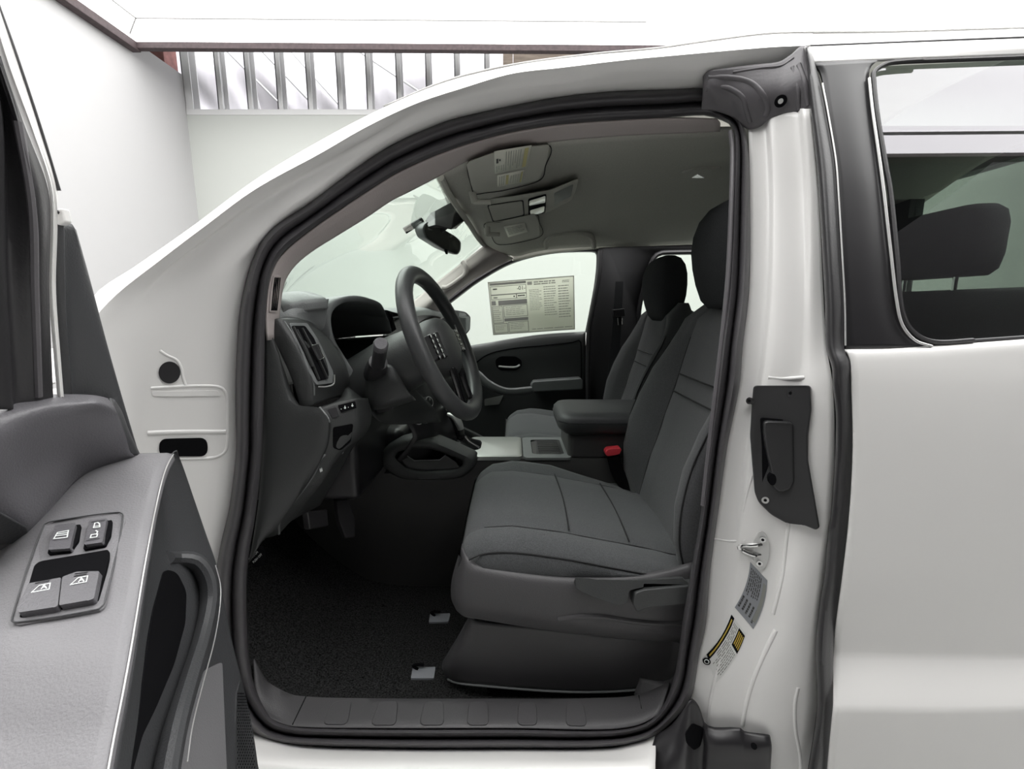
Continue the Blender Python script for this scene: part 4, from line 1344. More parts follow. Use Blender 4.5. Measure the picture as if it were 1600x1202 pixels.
# instrument hood
oa = [(543, 592), (528, 560), (512, 515), (511, 490), (517, 475), (535, 465), (556, 462), (576, 466), (594, 474), (601, 485), (606, 500), (611, 520)]
ia = [(551, 578), (540, 560), (524, 533), (517, 505), (520, 486), (535, 474), (556, 471), (574, 474), (590, 481), (597, 492), (601, 505), (606, 522)]
oY = [1.03, 1.03, 1.02, 1.02, 1.03, 1.05, 1.09, 1.14, 1.20, 1.24, 1.26, 1.27]
o1 = [P(x, y, Y) for (x, y), Y in zip(oa, oY)]
i1 = [P(x, y, Y + .005) for (x, y), Y in zip(ia, oY)]
deep = V(-.16, .02, -.012)
hood = MB().loft([[p + V(-.25, .01, -.03) for p in o1], [p + V(-.03, 0, 0.0) for p in o1], o1, i1, [p + deep * .4 for p in i1], [p + deep for p in i1]], nu=60, nv=4)
hood.build('cluster_hood', 'dash_top', DB, solid=.003, sharp=60, label='instrument hood')
fl_ = PL((551, 578, 1.035), (580, 556, 1.13), (607, 524, 1.275))
MB().loft([fl_, [p + deep * .5 for p in fl_], [p + deep * 1.02 for p in fl_]], nu=12, nv=3).build('hood_floor', 'black', DB, solid=.003, sharp=60)
face = [p + deep * .95 for p in i1 + [i1[-1] + V(0, 0, -.12), i1[0] + V(0, 0, -.08)]]
MB().add(face, [tuple(range(len(face)))]).build('instrument_face', 'black', DB, sharp=0)
MB().box((-.78, 1.10, .9), (-.398, 1.6, 1.262)).build('dash_core', 'satin_black', DB, bevel=.02, bseg=3)
# dark fascia between pod, column and knee panel
fa = MB()
fa.loft([PL((520, 600, 1.03), (540, 560, 1.10), (552, 570, 1.10), (580, 590, 1.12), (640, 600, 1.2)), PL((530, 622, 1.0), (545, 615, 1.0), (560, 620, 1.02), (600, 640, 1.08), (680, 640, 1.25)),
         PL((498, 637, .93), (520, 632, .95), (556, 624, .98), (600, 660, 1.05), (690, 660, 1.3))], nu=30, nv=4)
fa.build('fascia', 'dash_plastic', DB, solid=.004, sharp=50)
sw = MB()
sw.loft([PL((497, 637, .915), (525, 630, .93), (557, 623, .95), (575, 622, 1.0)), PL((513, 656, .91), (535, 649, .925), (558, 642, .945), (580, 640, 1.0)), PL((513, 684, .912), (540, 674, .93), (562, 665, .95), (580, 660, 1.0)),
         PL((505, 712, .915), (530, 705, .93), (553, 690, .955), (570, 680, 1.0)), PL((487, 746, .92), (505, 752, .94), (530, 708, .97), (555, 695, 1.02)), PL((462, 780, .925), (485, 777, .95), (507, 750, .98), (540, 720, 1.04)), PL((412, 842, .93), (435, 835, .96), (455, 815, .99), (500, 790, 1.08))], nu=24, nv=5)
swt = bvh(sw)
swo = sw.build('knee_panel', 'dash_plastic', DB, solid=.005, sharp=50, label='lower knee panel')
MB().tube(on(swt, [(499, 637), (508, 648), (514, 658), (513, 684), (506, 711), (488, 745), (463, 779), (438, 812), (413, 840)], 0), .003, num=50, n=8).build('panel_edge', 'dash_top', DB)
slab_on(swt, [(511, 640), (526, 636), (530, 650), (519, 654)], .002, r=1).build('blank_switch', 'satin_black', DB, bevel=.001)
m = MB()
slab_on(swt, [(528, 634), (554, 627), (556, 638), (533, 645)], .003, r=1, mb=m)
m.use(1)
for (x, y, r_) in [(539, 638, .0022), (550, 634.5, .0022)]:
    l, n = hit(swt, x, y)
    m.disc(l + n * .004, n, r_, .0006, n=10)
    m.disc(l + n * .004 + V(0, 0, .0035), n, r_ * .5, .0006, n=8)
for (x, y) in [(533, 640), (544, 637)]:
    l, n = hit(swt, x, y)
    m.disc(l + n * .004, n, .0008, .0006, n=6)
m.build('mirror_heater_switch', ['black', 'white_print'], DB, sharp=40, merge=False)
slab_on(swt, [(520, 668), (552, 662), (548, 690), (532, 704), (520, 700)], .001, r=4).build('knee_pocket', 'black', DB, sharp=40)
m = MB()
slab_on(swt, [(499, 733), (503, 730.5), (504, 735), (500, 737)], .003, mb=m)
m.build('hood_release_mark', 'white_print', DB, sharp=40)
# dark kick area, firewall and pedals
kick = MB()
kick.box((-.80, .93, .46), (-.78, 2.24, 1.36))
kick.build('firewall', 'carpet', TR, sharp=30)
m = MB()
m.prism(on(swt, [(389, 861), (404, 857), (418, 862), (415, 884), (398, 887), (390, 878)], 0) if False else PL((389, 861, .93), (404, 857, .935), (416, 862, .94), (413, 884, .94), (399, 887, .935), (390, 878, .93)), (-.02, .02, 0))
m.use(1)
ex = P(402, 863.5, .92) - P(392, 873.5, .92)
ey = V(0, 0, 1) - ex.normalized() * ex.normalized().z
put_text(m, 'PUSH ON', .0068, P(396.5, 868.5, .927), ex, ey, .0005)
put_text(m, 'PUSH OFF', .0068, P(402.5, 872.5, .928), ex, ey, .0005)
m.build('parking_brake_pedal', ['black', 'white_print'], TR, sharp=40, merge=False, label='parking brake pedal printed PUSH ON PUSH OFF')
ac = MB().prism(PL((526, 782, 1.16), (546, 780, 1.18), (556, 812, 1.18), (555, 840, 1.16), (540, 842, 1.14), (530, 815, 1.14)), (-.02, .02, -.006))
ac.build('accelerator_pedal', 'rubber', TR, bevel=.004, label='accelerator pedal')
ac = MB().prism(PL((480, 800, 1.05), (512, 796, 1.10), (514, 822, 1.10), (484, 828, 1.05)), (-.02, .01, -.006))
ac.build('brake_pedal', 'rubber', TR, bevel=.004, label='brake pedal')

# centre stack with climate controls beyond the column
cst = MB()
cst.loft([PL((600, 520, 1.33), (640, 545, 1.40), (690, 560, 1.62)), PL((622, 600, 1.32), (660, 600, 1.38), (710, 600, 1.62)), PL((630, 650, 1.31), (672, 645, 1.36), (712, 640, 1.62)), PL((645, 684, 1.31), (680, 690, 1.36), (715, 680, 1.62)), PL((600, 740, 1.34), (650, 740, 1.38), (700, 730, 1.62))], nu=20, nv=5)
cst_t = bvh(cst)
cst.build('center_stack', 'satin_black', DB, solid=.004, sharp=50)
cl = MB().box((-.78, 1.37, .46), (P(640, 700, 1.37).x - .02, 1.61, 1.02))
cl.build('stack_pedestal', 'satin_black', DB, bevel=.03, bseg=3)
kb = MB()
for (x, y, r_) in [(650, 634, .016), (664, 630, .018), (652, 657, .014), (662, 655, .014)]:
    l, n = hit(cst_t, x, y)
    kb.use(0).disc(l + n * .018, n, r_, .018, n=20)
    kb.use(1).disc(l + n * .0186, n, r_ * .97, .001, n=20)
    kb.use(0).disc(l + n * .0192, n, r_ * .8, .001, n=20)
    kb.use(2)
    bar(kb, l + n * .02 + V(0, 0, r_ * .2), l + n * .02 + V(0, 0, r_ * .7), .002, 0.0006, n)
kb.build('climate_knob', ['satin_black', 'satin_silver', 'white_print'], DB, sharp=40, merge=False)
slab_on(cst_t, [(606, 486), (628, 492), (634, 498), (628, 520), (614, 522)], .012, r=2).build('display_edge', 'gloss_black', DB, sharp=40) if False else None
MB().prism(PL((604, 484, 1.36), (612, 487, 1.36), (628, 491, 1.55), (628, 494, 1.55), (614, 496, 1.38), (620, 515, 1.42), (612, 520, 1.38)), (-.02, 0.02, 0)).build('display_edge', 'gloss_black', DB, bevel=.002)

# ------------------------------------------------------------------ steering column and wheel
SC = MB()
ax = V(.925, 0, .38).normalized()
WC = P(697, 537, 1.11)
rings = []
for (t, ry_, rz_, dz) in [(-.30, .075, .055, -.012), (-.22, .082, .068, -.01), (-.14, .085, .075, -.004), (-.08, .078, .07, 0), (-.05, .066, .06, 0)]:
    c = WC + ax * t + V(0, 0, dz)
    up = V(-.38, 0, .925).normalized()
    rings.append([c + V(0, ry_ * math.copysign(abs(math.cos(k)) ** .8, math.cos(k)), 0) + up * (rz_ * math.copysign(abs(math.sin(k)) ** .8, math.sin(k))) for k in [2 * math.pi * i / 28 for i in range(28)]])
SC.sections(rings)
sco = SC.build('steering_column', 'dash_plastic', TR, bevel=.004, label='steering column shroud')
up = V(-.38, 0, .925).normalized()
low = MB()
low.loft([PL((566, 566, 1.06), (580, 575, 1.02), (610, 570, 1.01), (625, 590, 1.02)), PL((562, 600, 1.05), (585, 600, 1.0), (615, 600, .995), (640, 615, 1.01)), PL((566, 640, 1.06), (590, 635, 1.01), (620, 628, 1.005), (646, 622, 1.02)), PL((580, 652, 1.12), (600, 645, 1.08), (625, 634, 1.07), (650, 626, 1.06))], nu=20, nv=5)
low.build('column_shroud', 'dash_plastic', sco, solid=.004, sharp=60)
pxprism([(587, 638), (600, 634), (614, 631), (613, 640), (592, 646), (587, 644)], 1.03, .03, r=2).build('tilt_lever', 'satin_black', sco, bevel=.003)
stl = MB()
stl.tube([P(586, 585, 1.04), P(588, 576, 1.0), P(591, 566, .975)], [.026, .024, .020], n=16)
stl.tube([P(590, 572, .975), P(593, 555, .95), P(595, 541, .925)], [.0145, .0145, .0145], n=16)
stl.use(1).tube([P(594.5, 543, .93), P(595, 538, .918), P(595.2, 536.5, .913)], [.0153, .0153, .0125], n=16)
stl.build('turn_signal_stalk', ['satin_black', 'door_plastic'], sco, sharp=50, label='turn signal stalk with grey end cap')
l = P(632, 556, 1.04)
MB().disc(l, V(.1, -1, .1), .008, .004, n=14).build('column_screw', 'black', sco, sharp=40)

SW = empty('steering_wheel', WC - TR.location, 'dark grey leather wrapped steering wheel')
SW.parent = TR
yaw = Matrix.Rotation(math.radians(-7.5), 3, 'Z')
e1 = yaw @ up
e2 = yaw @ V(0, 1, 0)
nn = e2.cross(e1)
if nn.x < 0:
    nn = -nn
WCo = WC + V(-.006, 0, 0)
RR = .180
rim = MB()
rim.tube([WCo + e1 * (RR * math.cos(2 * math.pi * k / 72)) + e2 * (RR * math.sin(2 * math.pi * k / 72)) for k in range(72)], .0185, ry=.0215, n=16, closed=True, up=nn)
rim.build('rim', 'wheel_leather', SW, sharp=0, label='leather wrapped wheel rim')


def wp(a, b, c):
    """wheel coordinates: a up the wheel, b to the far side, c towards the driver"""
    return WCo + e1 * a + e2 * b + nn * c


hub = MB()
loops = []
for (s, c) in [(1.02, -.045), (1.05, -.02), (1.0, .005), (.85, .018), (.5, .026), (.1, .028)]:
    loops.append([wp(.066 * s * math.sin(k) * (1.0 if math.sin(k) > 0 else 1.25), .078 * s * math.cos(k), c) for k in [2 * math.pi * i / 32 for i in range(32)]])
hub.sections(loops)
hub.build('airbag_pad', 'dash_plastic', SW, sharp=40)
for sgn in (-1, 1):
    s = MB()
    s.sections([[wp(.030 - .0, sgn * .06, .0), wp(.030, sgn * .06, .018), wp(-.035, sgn * .06, .018), wp(-.035, sgn * .06, 0)],
                [wp(.026, sgn * .12, -.004), wp(.026, sgn * .12, .010), wp(-.032, sgn * .12, .010), wp(-.032, sgn * .12, -.004)],
                [wp(.02, sgn * .178, -.008), wp(.02, sgn * .178, .004), wp(-.036, sgn * .178, .004), wp(-.036, sgn * .178, -.008)]])
    s.build('spoke', 'satin_black', SW, bevel=.004)
    bts = MB()
    for k in range(5):
        for j in (0, 1):
            c = wp(.022 - k * .0125, sgn * (.088 + .024 * j), .0165 - .003 * j)
            bts.use(0).disc(c + nn * .0, nn, .0055, .006, n=12)
            bts.use(1).disc(c + nn * .0006, nn, .0018, .0008, n=6)
    bts.build('spoke_buttons', ['gloss_black', 'white_print'], SW, sharp=40)
for sgn in (-1, 1):
    s = MB()
    s.sections([[wp(-.06, sgn * .018, .0), wp(-.06, sgn * .018, .014), wp(-.06, sgn * .048, .014), wp(-.06, sgn * .048, 0)],
                [wp(-.12, sgn * .026, -.006), wp(-.12, sgn * .026, .006), wp(-.12, sgn * .046, .006), wp(-.12, sgn * .046, -.006)],
                [wp(-.178, sgn * .034, -.008), wp(-.178, sgn * .034, .002), wp(-.178, sgn * .058, .002), wp(-.178, sgn * .058, -.008)]])
    s.build('spoke', 'gloss_black', SW, bevel=.004)
MB().tube([wp(.04, .12, .013), wp(.0, .128, .012), wp(-.035, .12, .013)], .0022, num=14, n=8).build('chrome_accent', 'chrome', SW)

# ------------------------------------------------------------------ centre console
CC = empty('center_console', V(0, 1.48, .47) - TR.location, 'centre console with shifter and padded armrest')
CC.parent = TR
nY, fY = 1.36, 1.60
top_n = PL((585, 700, nY), (640, 700, nY), (745, 716, nY), (800, 718, nY), (893, 719, nY), (1010, 719, nY))
zt = sum(p.z for p in top_n[2:5]) / 3
cb = MB()
x0, x1 = -.72, .62
cb.loft([[V(x0, nY, .45), V(-.1, nY, .45), V(.2, nY, .45), V(x1, nY, .45)], [V(x0, nY, zt - .05), V(-.1, nY, zt - .02), V(.2, nY, zt - .02), V(x1, nY, zt - .02)], [V(x0, nY + .004, zt), V(-.1, nY + .004, zt), V(.2, nY + .004, zt), V(x1, nY + .004, zt)],
         [V(x0, fY, zt), V(-.1, fY, zt), V(.2, fY, zt), V(x1, fY, zt)], [V(x0, fY + .005, .45), V(-.1, fY + .005, .45), V(.2, fY + .005, .45), V(x1, fY + .005, .45)]], nu=20, nv=3, smooth=False)
cb.build('console_body', 'console_plastic', CC, sharp=40)
# raised storage box carrying the armrest
bx0 = P(888, 680, nY + .01).x
bb = MB().box((bx0, nY + .008, zt - .01), (.55, fY - .008, P(885, 676, nY).z))
bb.build('storage_box', 'console_plastic', CC, bevel=.02, bseg=4)
az0, az1 = P(885, 676, 1.35).z, P(880, 655, 1.35).z
def rect(x0, y0, x1, y1, z, r, seg=6):
    return rloop([V(x0, y0, z), V(x1, y0, z), V(x1, y1, z), V(x0, y1, z)], r, seg)
ax0 = P(874, 660, 1.35).x
ar = MB()
ar.sections([rect(ax0 + .02, 1.362, .56, 1.60, az0 - .012, .05), rect(ax0 + .002, 1.348, .57, 1.612, az0 + .004, .06), rect(ax0 - .002, 1.344, .57, 1.616, az1 - .016, .06)])
ar.build('armrest_base', 'dash_plastic', CC, sharp=50)
ar = MB()
ar.sections([rect(ax0, 1.346, .57, 1.614, az1 - .014, .06), rect(ax0 + .001, 1.347, .57, 1.613, az1 - .002, .06), rect(ax0 + .012, 1.358, .56, 1.602, az1 + .010, .055), rect(ax0 + .04, 1.385, .54, 1.575, az1 + .014, .045)])
ar.build('armrest_pad', 'door_plastic_dark', CC, sharp=60, label='padded armrest lid')
# tray with rubber mat
tx0, tx1 = P(818, 718, nY).x, P(894, 718, nY).x
MB().ring(rect(tx0, nY - .002, tx1, 1.585, zt + .006, .02), rect(tx0 + .03, nY + .035, tx1 - .02, 1.555, zt + .006, .015), (0, 0, -.01)).build('tray_rim', 'dash_top', CC, bevel=.002)
tm = MB()
tm.box((tx0 + .045, nY + .03, zt + .0005), (tx1 - .02, 1.56, zt + .002))
for k in range(9):
    tm.box((tx0 + .052, nY + .045 + k * .02, zt + .002), (tx1 - .03, nY + .053 + k * .02, zt + .0036))
tm.build('tray_mat', 'rubber', CC, sharp=30, label='ribbed rubber tray mat')
# bright shifter panel
px0 = P(742, 716, nY).x
sp_ = MB()
sp_.sections([rect(px0 - .03, nY - .001, tx0 - .004, 1.58, zt - .004, .02), rect(px0 - .03, nY - .001, tx0 - .004, 1.58, zt + .008, .02), rect(px0 - .022, nY + .006, tx0 - .01, 1.572, zt + .011, .018)])
sp_.build('shifter_panel', 'silver_panel', CC, sharp=40, label='satin silver shifter panel')
sx = P(728, 706, 1.47).x
bo = MB()
bo.sections([rect(sx - .075, 1.415, sx + .055, 1.53, zt + .008, .03), rect(sx - .07, 1.42, sx + .05, 1.525, zt + .016, .03), rect(sx - .045, 1.445, sx + .015, 1.50, zt + .030, .02), rect(sx - .03, 1.46, sx + .0, 1.488, zt + .045, .012)])
bo.build('shifter_boot', 'gloss_black', CC, sharp=50)
sh = MB()
sh.tube([P(733, 704, 1.47), P(724, 690, 1.47), P(718, 676, 1.47)], [.016, .015, .014], n=12)
sh.tube([P(719, 678, 1.47), P(717, 668, 1.47), P(712, 656, 1.47), P(706, 648, 1.47)], [.015, .017, .017, .014], ry=[.018, .022, .024, .02], n=14, num=12)
sh.build('shift_lever', 'satin_black', CC, sharp=60, label='automatic shift lever')
sl = MB()
sl.tube([P(720, 671, 1.455), P(716, 660, 1.452), P(709, 651, 1.452), P(699, 647, 1.455)], [.011, .013, .011, .005], ry=[.010, .012, .012, .006], num=16, n=12)
sl.tube([P(696, 640, 1.50), P(704, 637, 1.50), P(713, 638, 1.50), P(717, 641, 1.50)], [.006, .012, .012, .007], num=12, n=12)
sl.build('shift_knob_trim', 'satin_silver', CC, sharp=60, label='satin silver shift knob')
# knee-side bolster loop with pocket at the front of the console
lo_px = [(590, 720), (600, 702), (620, 690), (648, 684), (675, 686), (700, 695), (728, 708), (743, 716), (744, 726), (732, 741), (715, 750), (680, 752), (640, 752), (620, 748), (604, 738)]
li_px = [(617, 715), (622, 707), (636, 703), (650, 701), (672, 702), (690, 707), (708, 714), (722, 720), (723, 726), (718, 732), (710, 735), (680, 737), (650, 737), (636, 733), (626, 725)]
lo3, li3 = cr(PL(*[(x, y, 1.325) for x, y in lo_px]), 60, True), cr(PL(*[(x, y, 1.325) for x, y in li_px]), 60, True)
lb = MB()
rows = [[p + V(0, .06, 0) for p in lo3], [p + V(0, .012, 0) for p in lo3], [a_.lerp(b_, .3) + V(0, -.006, 0) for a_, b_ in zip(lo3, li3)], [a_.lerp(b_, .75) + V(0, -.004, 0) for a_, b_ in zip(lo3, li3)], li3, [p + V(0, .05, 0) for p in li3]]
lb.grid(rows, closeu=True)
lb.build('knee_bolster', 'dash_plastic', CC, sharp=70, label='looped knee bolster with a pocket')
MB().add([p + V(0, .045, 0) for p in li3], [tuple(range(60))]).build('pocket_back', 'black', CC, sharp=0)
pxprism([(622, 712), (636, 712), (648, 721), (686, 720), (696, 711), (712, 722), (718, 730), (706, 735), (650, 736), (636, 731)], 1.335, .02, r=2).build('pocket_ledge', 'dash_plastic', CC, bevel=.002)
MB().tube(PL((635, 711, 1.333), (647, 720, 1.333), (687, 719, 1.333), (696, 711, 1.333)), .0016, n=6).build('pocket_edge', 'dash_top', CC)
MB().tube(PL((648, 678, 1.55), (668, 662, 1.58), (700, 662, 1.60), (730, 676, 1.60), (752, 687, 1.60), (755, 692, 1.58)), .014, ry=.01, num=40, n=8).build('knee_bolster', 'dash_plastic', CC)

# ------------------------------------------------------------------ carpet and cabin shell
cp_ = MB()
xs = [(-.76, .80), (-.66, .66), (-.5, .52), (-.38, .488), (-.2, .485), (.2, .49), (.8, .49)]
rails = []
for (Y, dz) in [(.875, .022), (.90, .012), (.935, .0), (1.0, 0), (1.2, 0), (1.36, .0), (1.62, 0), (2.2, 0), (2.26, .1)]:
    rails.append([V(x, Y, z + dz) for x, z in xs])
cp_.loft(rails, nu=60, nv=4)
cpt_ = bvh(cp_)
cpo = cp_.build('carpet', 'carpet', TR, solid=.01, sharp=0, label='black loop carpet')
for pts in [[(672, 962), (704, 961), (701, 974), (670, 975)], [(645, 1046), (681, 1045), (678, 1063), (642, 1063)]]:
    slab_on(cpt_, pts, .006, r=2).build('mat_hook_plate', 'label_grey', cpo, bevel=.001)
    (xa, ya), (xb, yb) = pts[0], pts[2]
    l, n = hit(cpt_, xa + 8, ya + 3)
    MB().tube([l + V(0, 0, .005), l + V(-.012, 0, .016), l + V(.006, 0, .020), l + V(.016, 0, .018)], .0035, num=12, n=8).build('mat_hook', 'black', cpo)
shl = MB()
shl.box((-.80, .80, .40), (1.45, 2.40, .44))
shl.build('floor_pan', 'satin_black', TR, sharp=30)
rw = MB()
y0, y1 = .80, 2.34
rx = 1.40
wz0, wz1, wy0, wy1 = 1.42, 1.81, 0.98, 1.66
rw.box((rx, y0, .44), (rx + .05, y1, wz0))
rw.box((rx, y0, wz1), (rx + .05, y1, 1.84))
rw.box((rx, y0, wz0), (rx + .05, wy0, wz1))
rw.box((rx, wy1, wz0), (rx + .05, y1, wz1))
rw.build('cab_rear_wall', 'dash_plastic', TR, sharp=30)
MB().box((rx + .02, wy0, wz0), (rx + .025, wy1, wz1)).build('back_glass', 'clear_glass', TR, sharp=30)
fs = MB()
fs.box((.70, 2.26, .44), (1.45, 2.31, 1.30))
fs.box((-.80, 2.30, .44), (.72, 2.34, .75))
fs.box((1.02, 2.27, 1.28), (1.45, 2.31, 1.8))
fs.build('side_lining', 'dash_plastic', TR, sharp=30)
ft = MB()
ft.loft([PL((1000, 1060, .90), (1046, 1062, .885), (1075, 1000, .885), (1085, 900, .89)), PL((990, 1085, .89), (1035, 1108, .85), (1062, 1050, .86), (1078, 920, .875))], nu=20, nv=4)
ft.build('pillar_foot_trim', 'seat_plastic', TR, solid=.003, sharp=50)

# ------------------------------------------------------------------ seats
def interp(tab, x):
    if x <= tab[0][0]:
        return tab[0][1]
    for (a_, va), (b_, vb) in zip(tab, tab[1:]):
        if x <= b_:
            t = (x - a_) / (b_ - a_)
            t = t * t * (3 - 2 * t) * .35 + t * .65
            return va + (vb - va) * t
    return tab[-1][1]


ZT = [(-.115, .862), (-.105, .885), (-.09, .902), (-.06, .916), (0, .919), (.1, .906), (.2, .886), (.3, .866), (.38, .846), (.46, .838)]
ZB = [(-.115, .850), (-.105, .838), (-.09, .828), (-.06, .820), (.5, .815)]
BOL = [(-.115, .0), (-.05, .004), (.02, .014), (.12, .014), (.25, -.004), (.38, -.02), (.46, -.03)]
XI = [(.80, .375), (.851, .384), (.9, .395), (.955, .407), (1.063, .439), (1.214, .480), (1.3, .497), (1.36, .507), (1.41, .518)]
XB = [(.80, .372), (.85, .362), (.9, .350), (.977, .347), (1.06, .360), (1.131, .386), (1.211, .4215), (1.28, .462), (1.34, .488), (1.41, .505)]
WS_ = [(.8, 1), (1.2, 1.0), (1.27, .965), (1.33, .88), (1.38, .76), (1.42, .62)]
SCY = 1.11


def make_seat(dx, dy, hz, name, label, levers):
    S = empty(name, V(dx, dy, 0) + V(.2, SCY, .48) - TR.location, label)
    S.parent = TR
    D = V(dx, dy, 0)
    cu = MB()
    loops = []
    stn = [-.115, -.112, -.105, -.095, -.08, -.06, -.03, 0, .04, .08, .12, .16, .2, .24, .28, .32, .36, .4, .44, .46]
    for x in stn:
        zt_, zb, bl = interp(ZT, x), interp(ZB, x), interp(BOL, x)
        s = 1.0 if x > -.06 else .90 + .10 * (x + .115) / .055
        prof = [(.875, zb), (.862, zb + .012), (.857, zb + .03), (.859, zt_ - .028), (.866, zt_ - .013), (.884, zt_ - .001 + bl * .2), (.91, zt_ + .004 + bl * .5), (.932, zt_ - .001), (.938, zt_ - .003), (.945, zt_ + .001), (1.0, zt_ + .004), (1.11, zt_ + .006), (1.22, zt_ + .004),
                (1.277, zt_ + .001), (1.284, zt_ - .003), (1.29, zt_ - .001), (1.312, zt_ + .003 + bl), (1.335, zt_ + .001 + bl * .9), (1.352, zt_ - .012 + bl * .5), (1.36, zt_ - .03), (1.36, zb + .03), (1.35, zb)]
        loops.append([V(x, SCY + (y - SCY) * s, z) + D for y, z in prof])
    cu.sections(loops)
    def onc(x, y, dz=-.0005):
        return V(x, y, interp(ZT, x) + dz) + D
    cu.use(1)
    cu.tube([onc(x, .938, -.003) for x in [-.062, -.03, 0, .05, .1, .15, .2, .25, .3, .35, .4]], .0022, n=6, num=40)
    cu.tube([onc(x, 1.284, -.003) for x in [-.062, -.03, 0, .05, .1, .15, .2, .25, .3, .35, .4]], .0022, n=6, num=40)
    for xx in (.128, .265):
        cu.tube([onc(xx + .006 * math.sin((y - .94) / .34 * math.pi), y, .0058) for y in [.94, 1.0, 1.06, 1.11, 1.16, 1.22, 1.28]], .0019, n=6, num=24)
    cu.tube([V(x, .861, interp(ZT, x) - .022) + D for x in [-.09, -.06, 0, .1, .2, .3, .4]], .0017, n=6, num=40)
    cu.build('seat_cushion', ['fabric_insert', 'seam'], S, sharp=0, label='grey cloth seat cushion')
    bk = MB()
    loops = []
    zs = [.80, .83, .86, .9, .94, .98, 1.02, 1.06, 1.1, 1.14, 1.18, 1.22, 1.25, 1.28, 1.31, 1.34, 1.37, 1.395, 1.41, 1.418]
    for z in zs:
        xi, xb, s = interp(XI, z), interp(XB, z), interp(WS_, z)
        th = 1.0 if z < 1.37 else max(.35, 1 - (z - 1.37) / .048 * .6)
        prof = [(1.36, xb + .085), (1.372, xb + .045), (1.37, xb + .02), (1.36, xb + .004), (1.343, xb), (1.32, xb + .004), (1.295, xb * .6 + xi * .4), (1.272, xi - .006), (1.268, xi - .001), (1.262, xi - .004), (1.2, xi), (1.11, xi + .003), (1.02, xi),
                (.958, xi - .004), (.952, xi - .001), (.948, xi - .006), (.930, xb * .6 + xi * .4), (.912, xb + .004), (.895, xb), (.88, xb + .004), (.872, xb + .02), (.870, xb + .045), (.88, xb + .085), (.93, xi + .12 * th), (1.11, xi + .13 * th), (1.29, xi + .12 * th)]
        mx = max(xi, xb) + .05
        loops.append([V(x if z < 1.37 else mx + (x - mx) * th, SCY + (y - SCY) * s, z) + D for y, x in prof])
    bk.sections(loops)
    def onb(z, y, side=False):
        s = interp(WS_, z)
        x = interp(XB, z) if side else interp(XI, z) - .002
        return V(x, SCY + (y - SCY) * s, z) + D
    bk.use(1)
    for y in (.952, 1.268):
        bk.tube([onb(z, y) for z in [.84, .9, .96, 1.02, 1.08, 1.14, 1.2, 1.26, 1.32]], .0022, n=6, num=40)
    for y in (.8785, 1.363):
        bk.tube([onb(z, y, True) + V(.005, 0, 0) for z in [.86, .9, .96, 1.02, 1.08, 1.14, 1.2, 1.26, 1.3]], .0018, n=6, num=40)
    for z in (1.215, 1.165):
        bk.tube([onb(z, y) + V(-.002, 0, 0) for y in [.955, 1.0, 1.05, 1.11, 1.17, 1.22, 1.266]], .0022, n=6, num=24)
    bk.build('backrest', ['fabric', 'seam'], S, sharp=0, label='grey cloth backrest')
    hr = MB()
    loops = []
    for (t, w, x0, x1) in [(0, .085, .505, .55), (.02, .108, .488, .57), (.06, .122, .474, .585), (.10, .128, .464, .592), (.14, .130, .458, .594), (.18, .127, .460, .592), (.215, .115, .470, .585), (.24, .092, .487, .572), (.252, .06, .508, .555)]:
        z = 1.398 + t + hz
        lp = []
        for k in range(28):
            a_ = 2 * math.pi * k / 28
            cx, cy = math.cos(a_), math.sin(a_)
            lp.append(V((x0 + x1) / 2 + (x1 - x0) / 2 * math.copysign(abs(cx) ** .6, cx), SCY + w * math.copysign(abs(cy) ** .55, cy), z) + D)
        loops.append(lp)
    hr.sections(loops)
    hr.build('headrest', 'fabric_dark', S, sharp=0, label='dark cloth headrest')
    # plastic side shield
    tr_ = MB()
    sd = [[(722, 850, .925), (718, 862, .925), (706, 905, .935), (705, 935, .935), (712, 952, .935)],
          [(723, 858, .895), (719, 872, .89), (708, 912, .893), (707, 938, .895), (716, 957, .90)],
          [(730, 870, .872), (727, 884, .862), (720, 918, .858), (718, 945, .865), (728, 965, .885)],
          [(745, 880, .866), (743, 892, .853), (740, 922, .846), (740, 950, .855), (748, 968, .882)],
          [(813, 892, .862), (813, 904, .848), (813, 930, .842), (813, 960, .850), (813, 979, .88)],
          [(880, 899, .862), (880, 911, .848), (880, 940, .842), (880, 972, .850), (880, 989, .88)],
          [(940, 900, .862), (940, 911, .848), (940, 945, .843), (940, 980, .852), (940, 995, .88)],
          [(996, 897, .862), (996, 908, .850), (996, 945, .845), (996, 986, .854), (996, 1001, .88)],
          [(1046, 888, .865), (1046, 900, .853), (1046, 945, .848), (1050, 988, .856), (1050, 1004, .88)],
          [(1082, 878, .868), (1082, 891, .856), (1082, 945, .852), (1082, 988, .86), (1080, 1006, .88)]]
    tr_.loft([[P(*p) + D for p in s] for s in sd], nu=20, nv=5)
    tt = bvh(tr_)
    tr_.build('side_shield', 'seat_plastic', S, solid=.004, sharp=60, label='dark plastic seat side shield', flip=False)
    if levers:
        MB().tube(on(tt, [(872, 968), (900, 964), (940, 964), (980, 970), (1020, 974), (1070, 974)], -.002), .007, num=30, n=10).build('shield_ridge', 'seat_plastic', S)
        slab_on(tt, [(896, 906), (930, 909), (985, 906), (1065, 900), (1070, 906), (1000, 911), (979, 916), (975, 934), (962, 936), (925, 926), (898, 915)], .022, r=4).build('height_lever', 'dash_plastic', S, bevel=.005, bseg=3, label='long seat height lever')
        slab_on(tt, [(986, 918), (1000, 913), (1079, 904), (1079, 930), (1004, 938), (990, 944), (984, 936)], .028, r=4).build('recline_lever', 'dash_plastic', S, bevel=.005, bseg=3, label='recline lever')
    sk = MB()
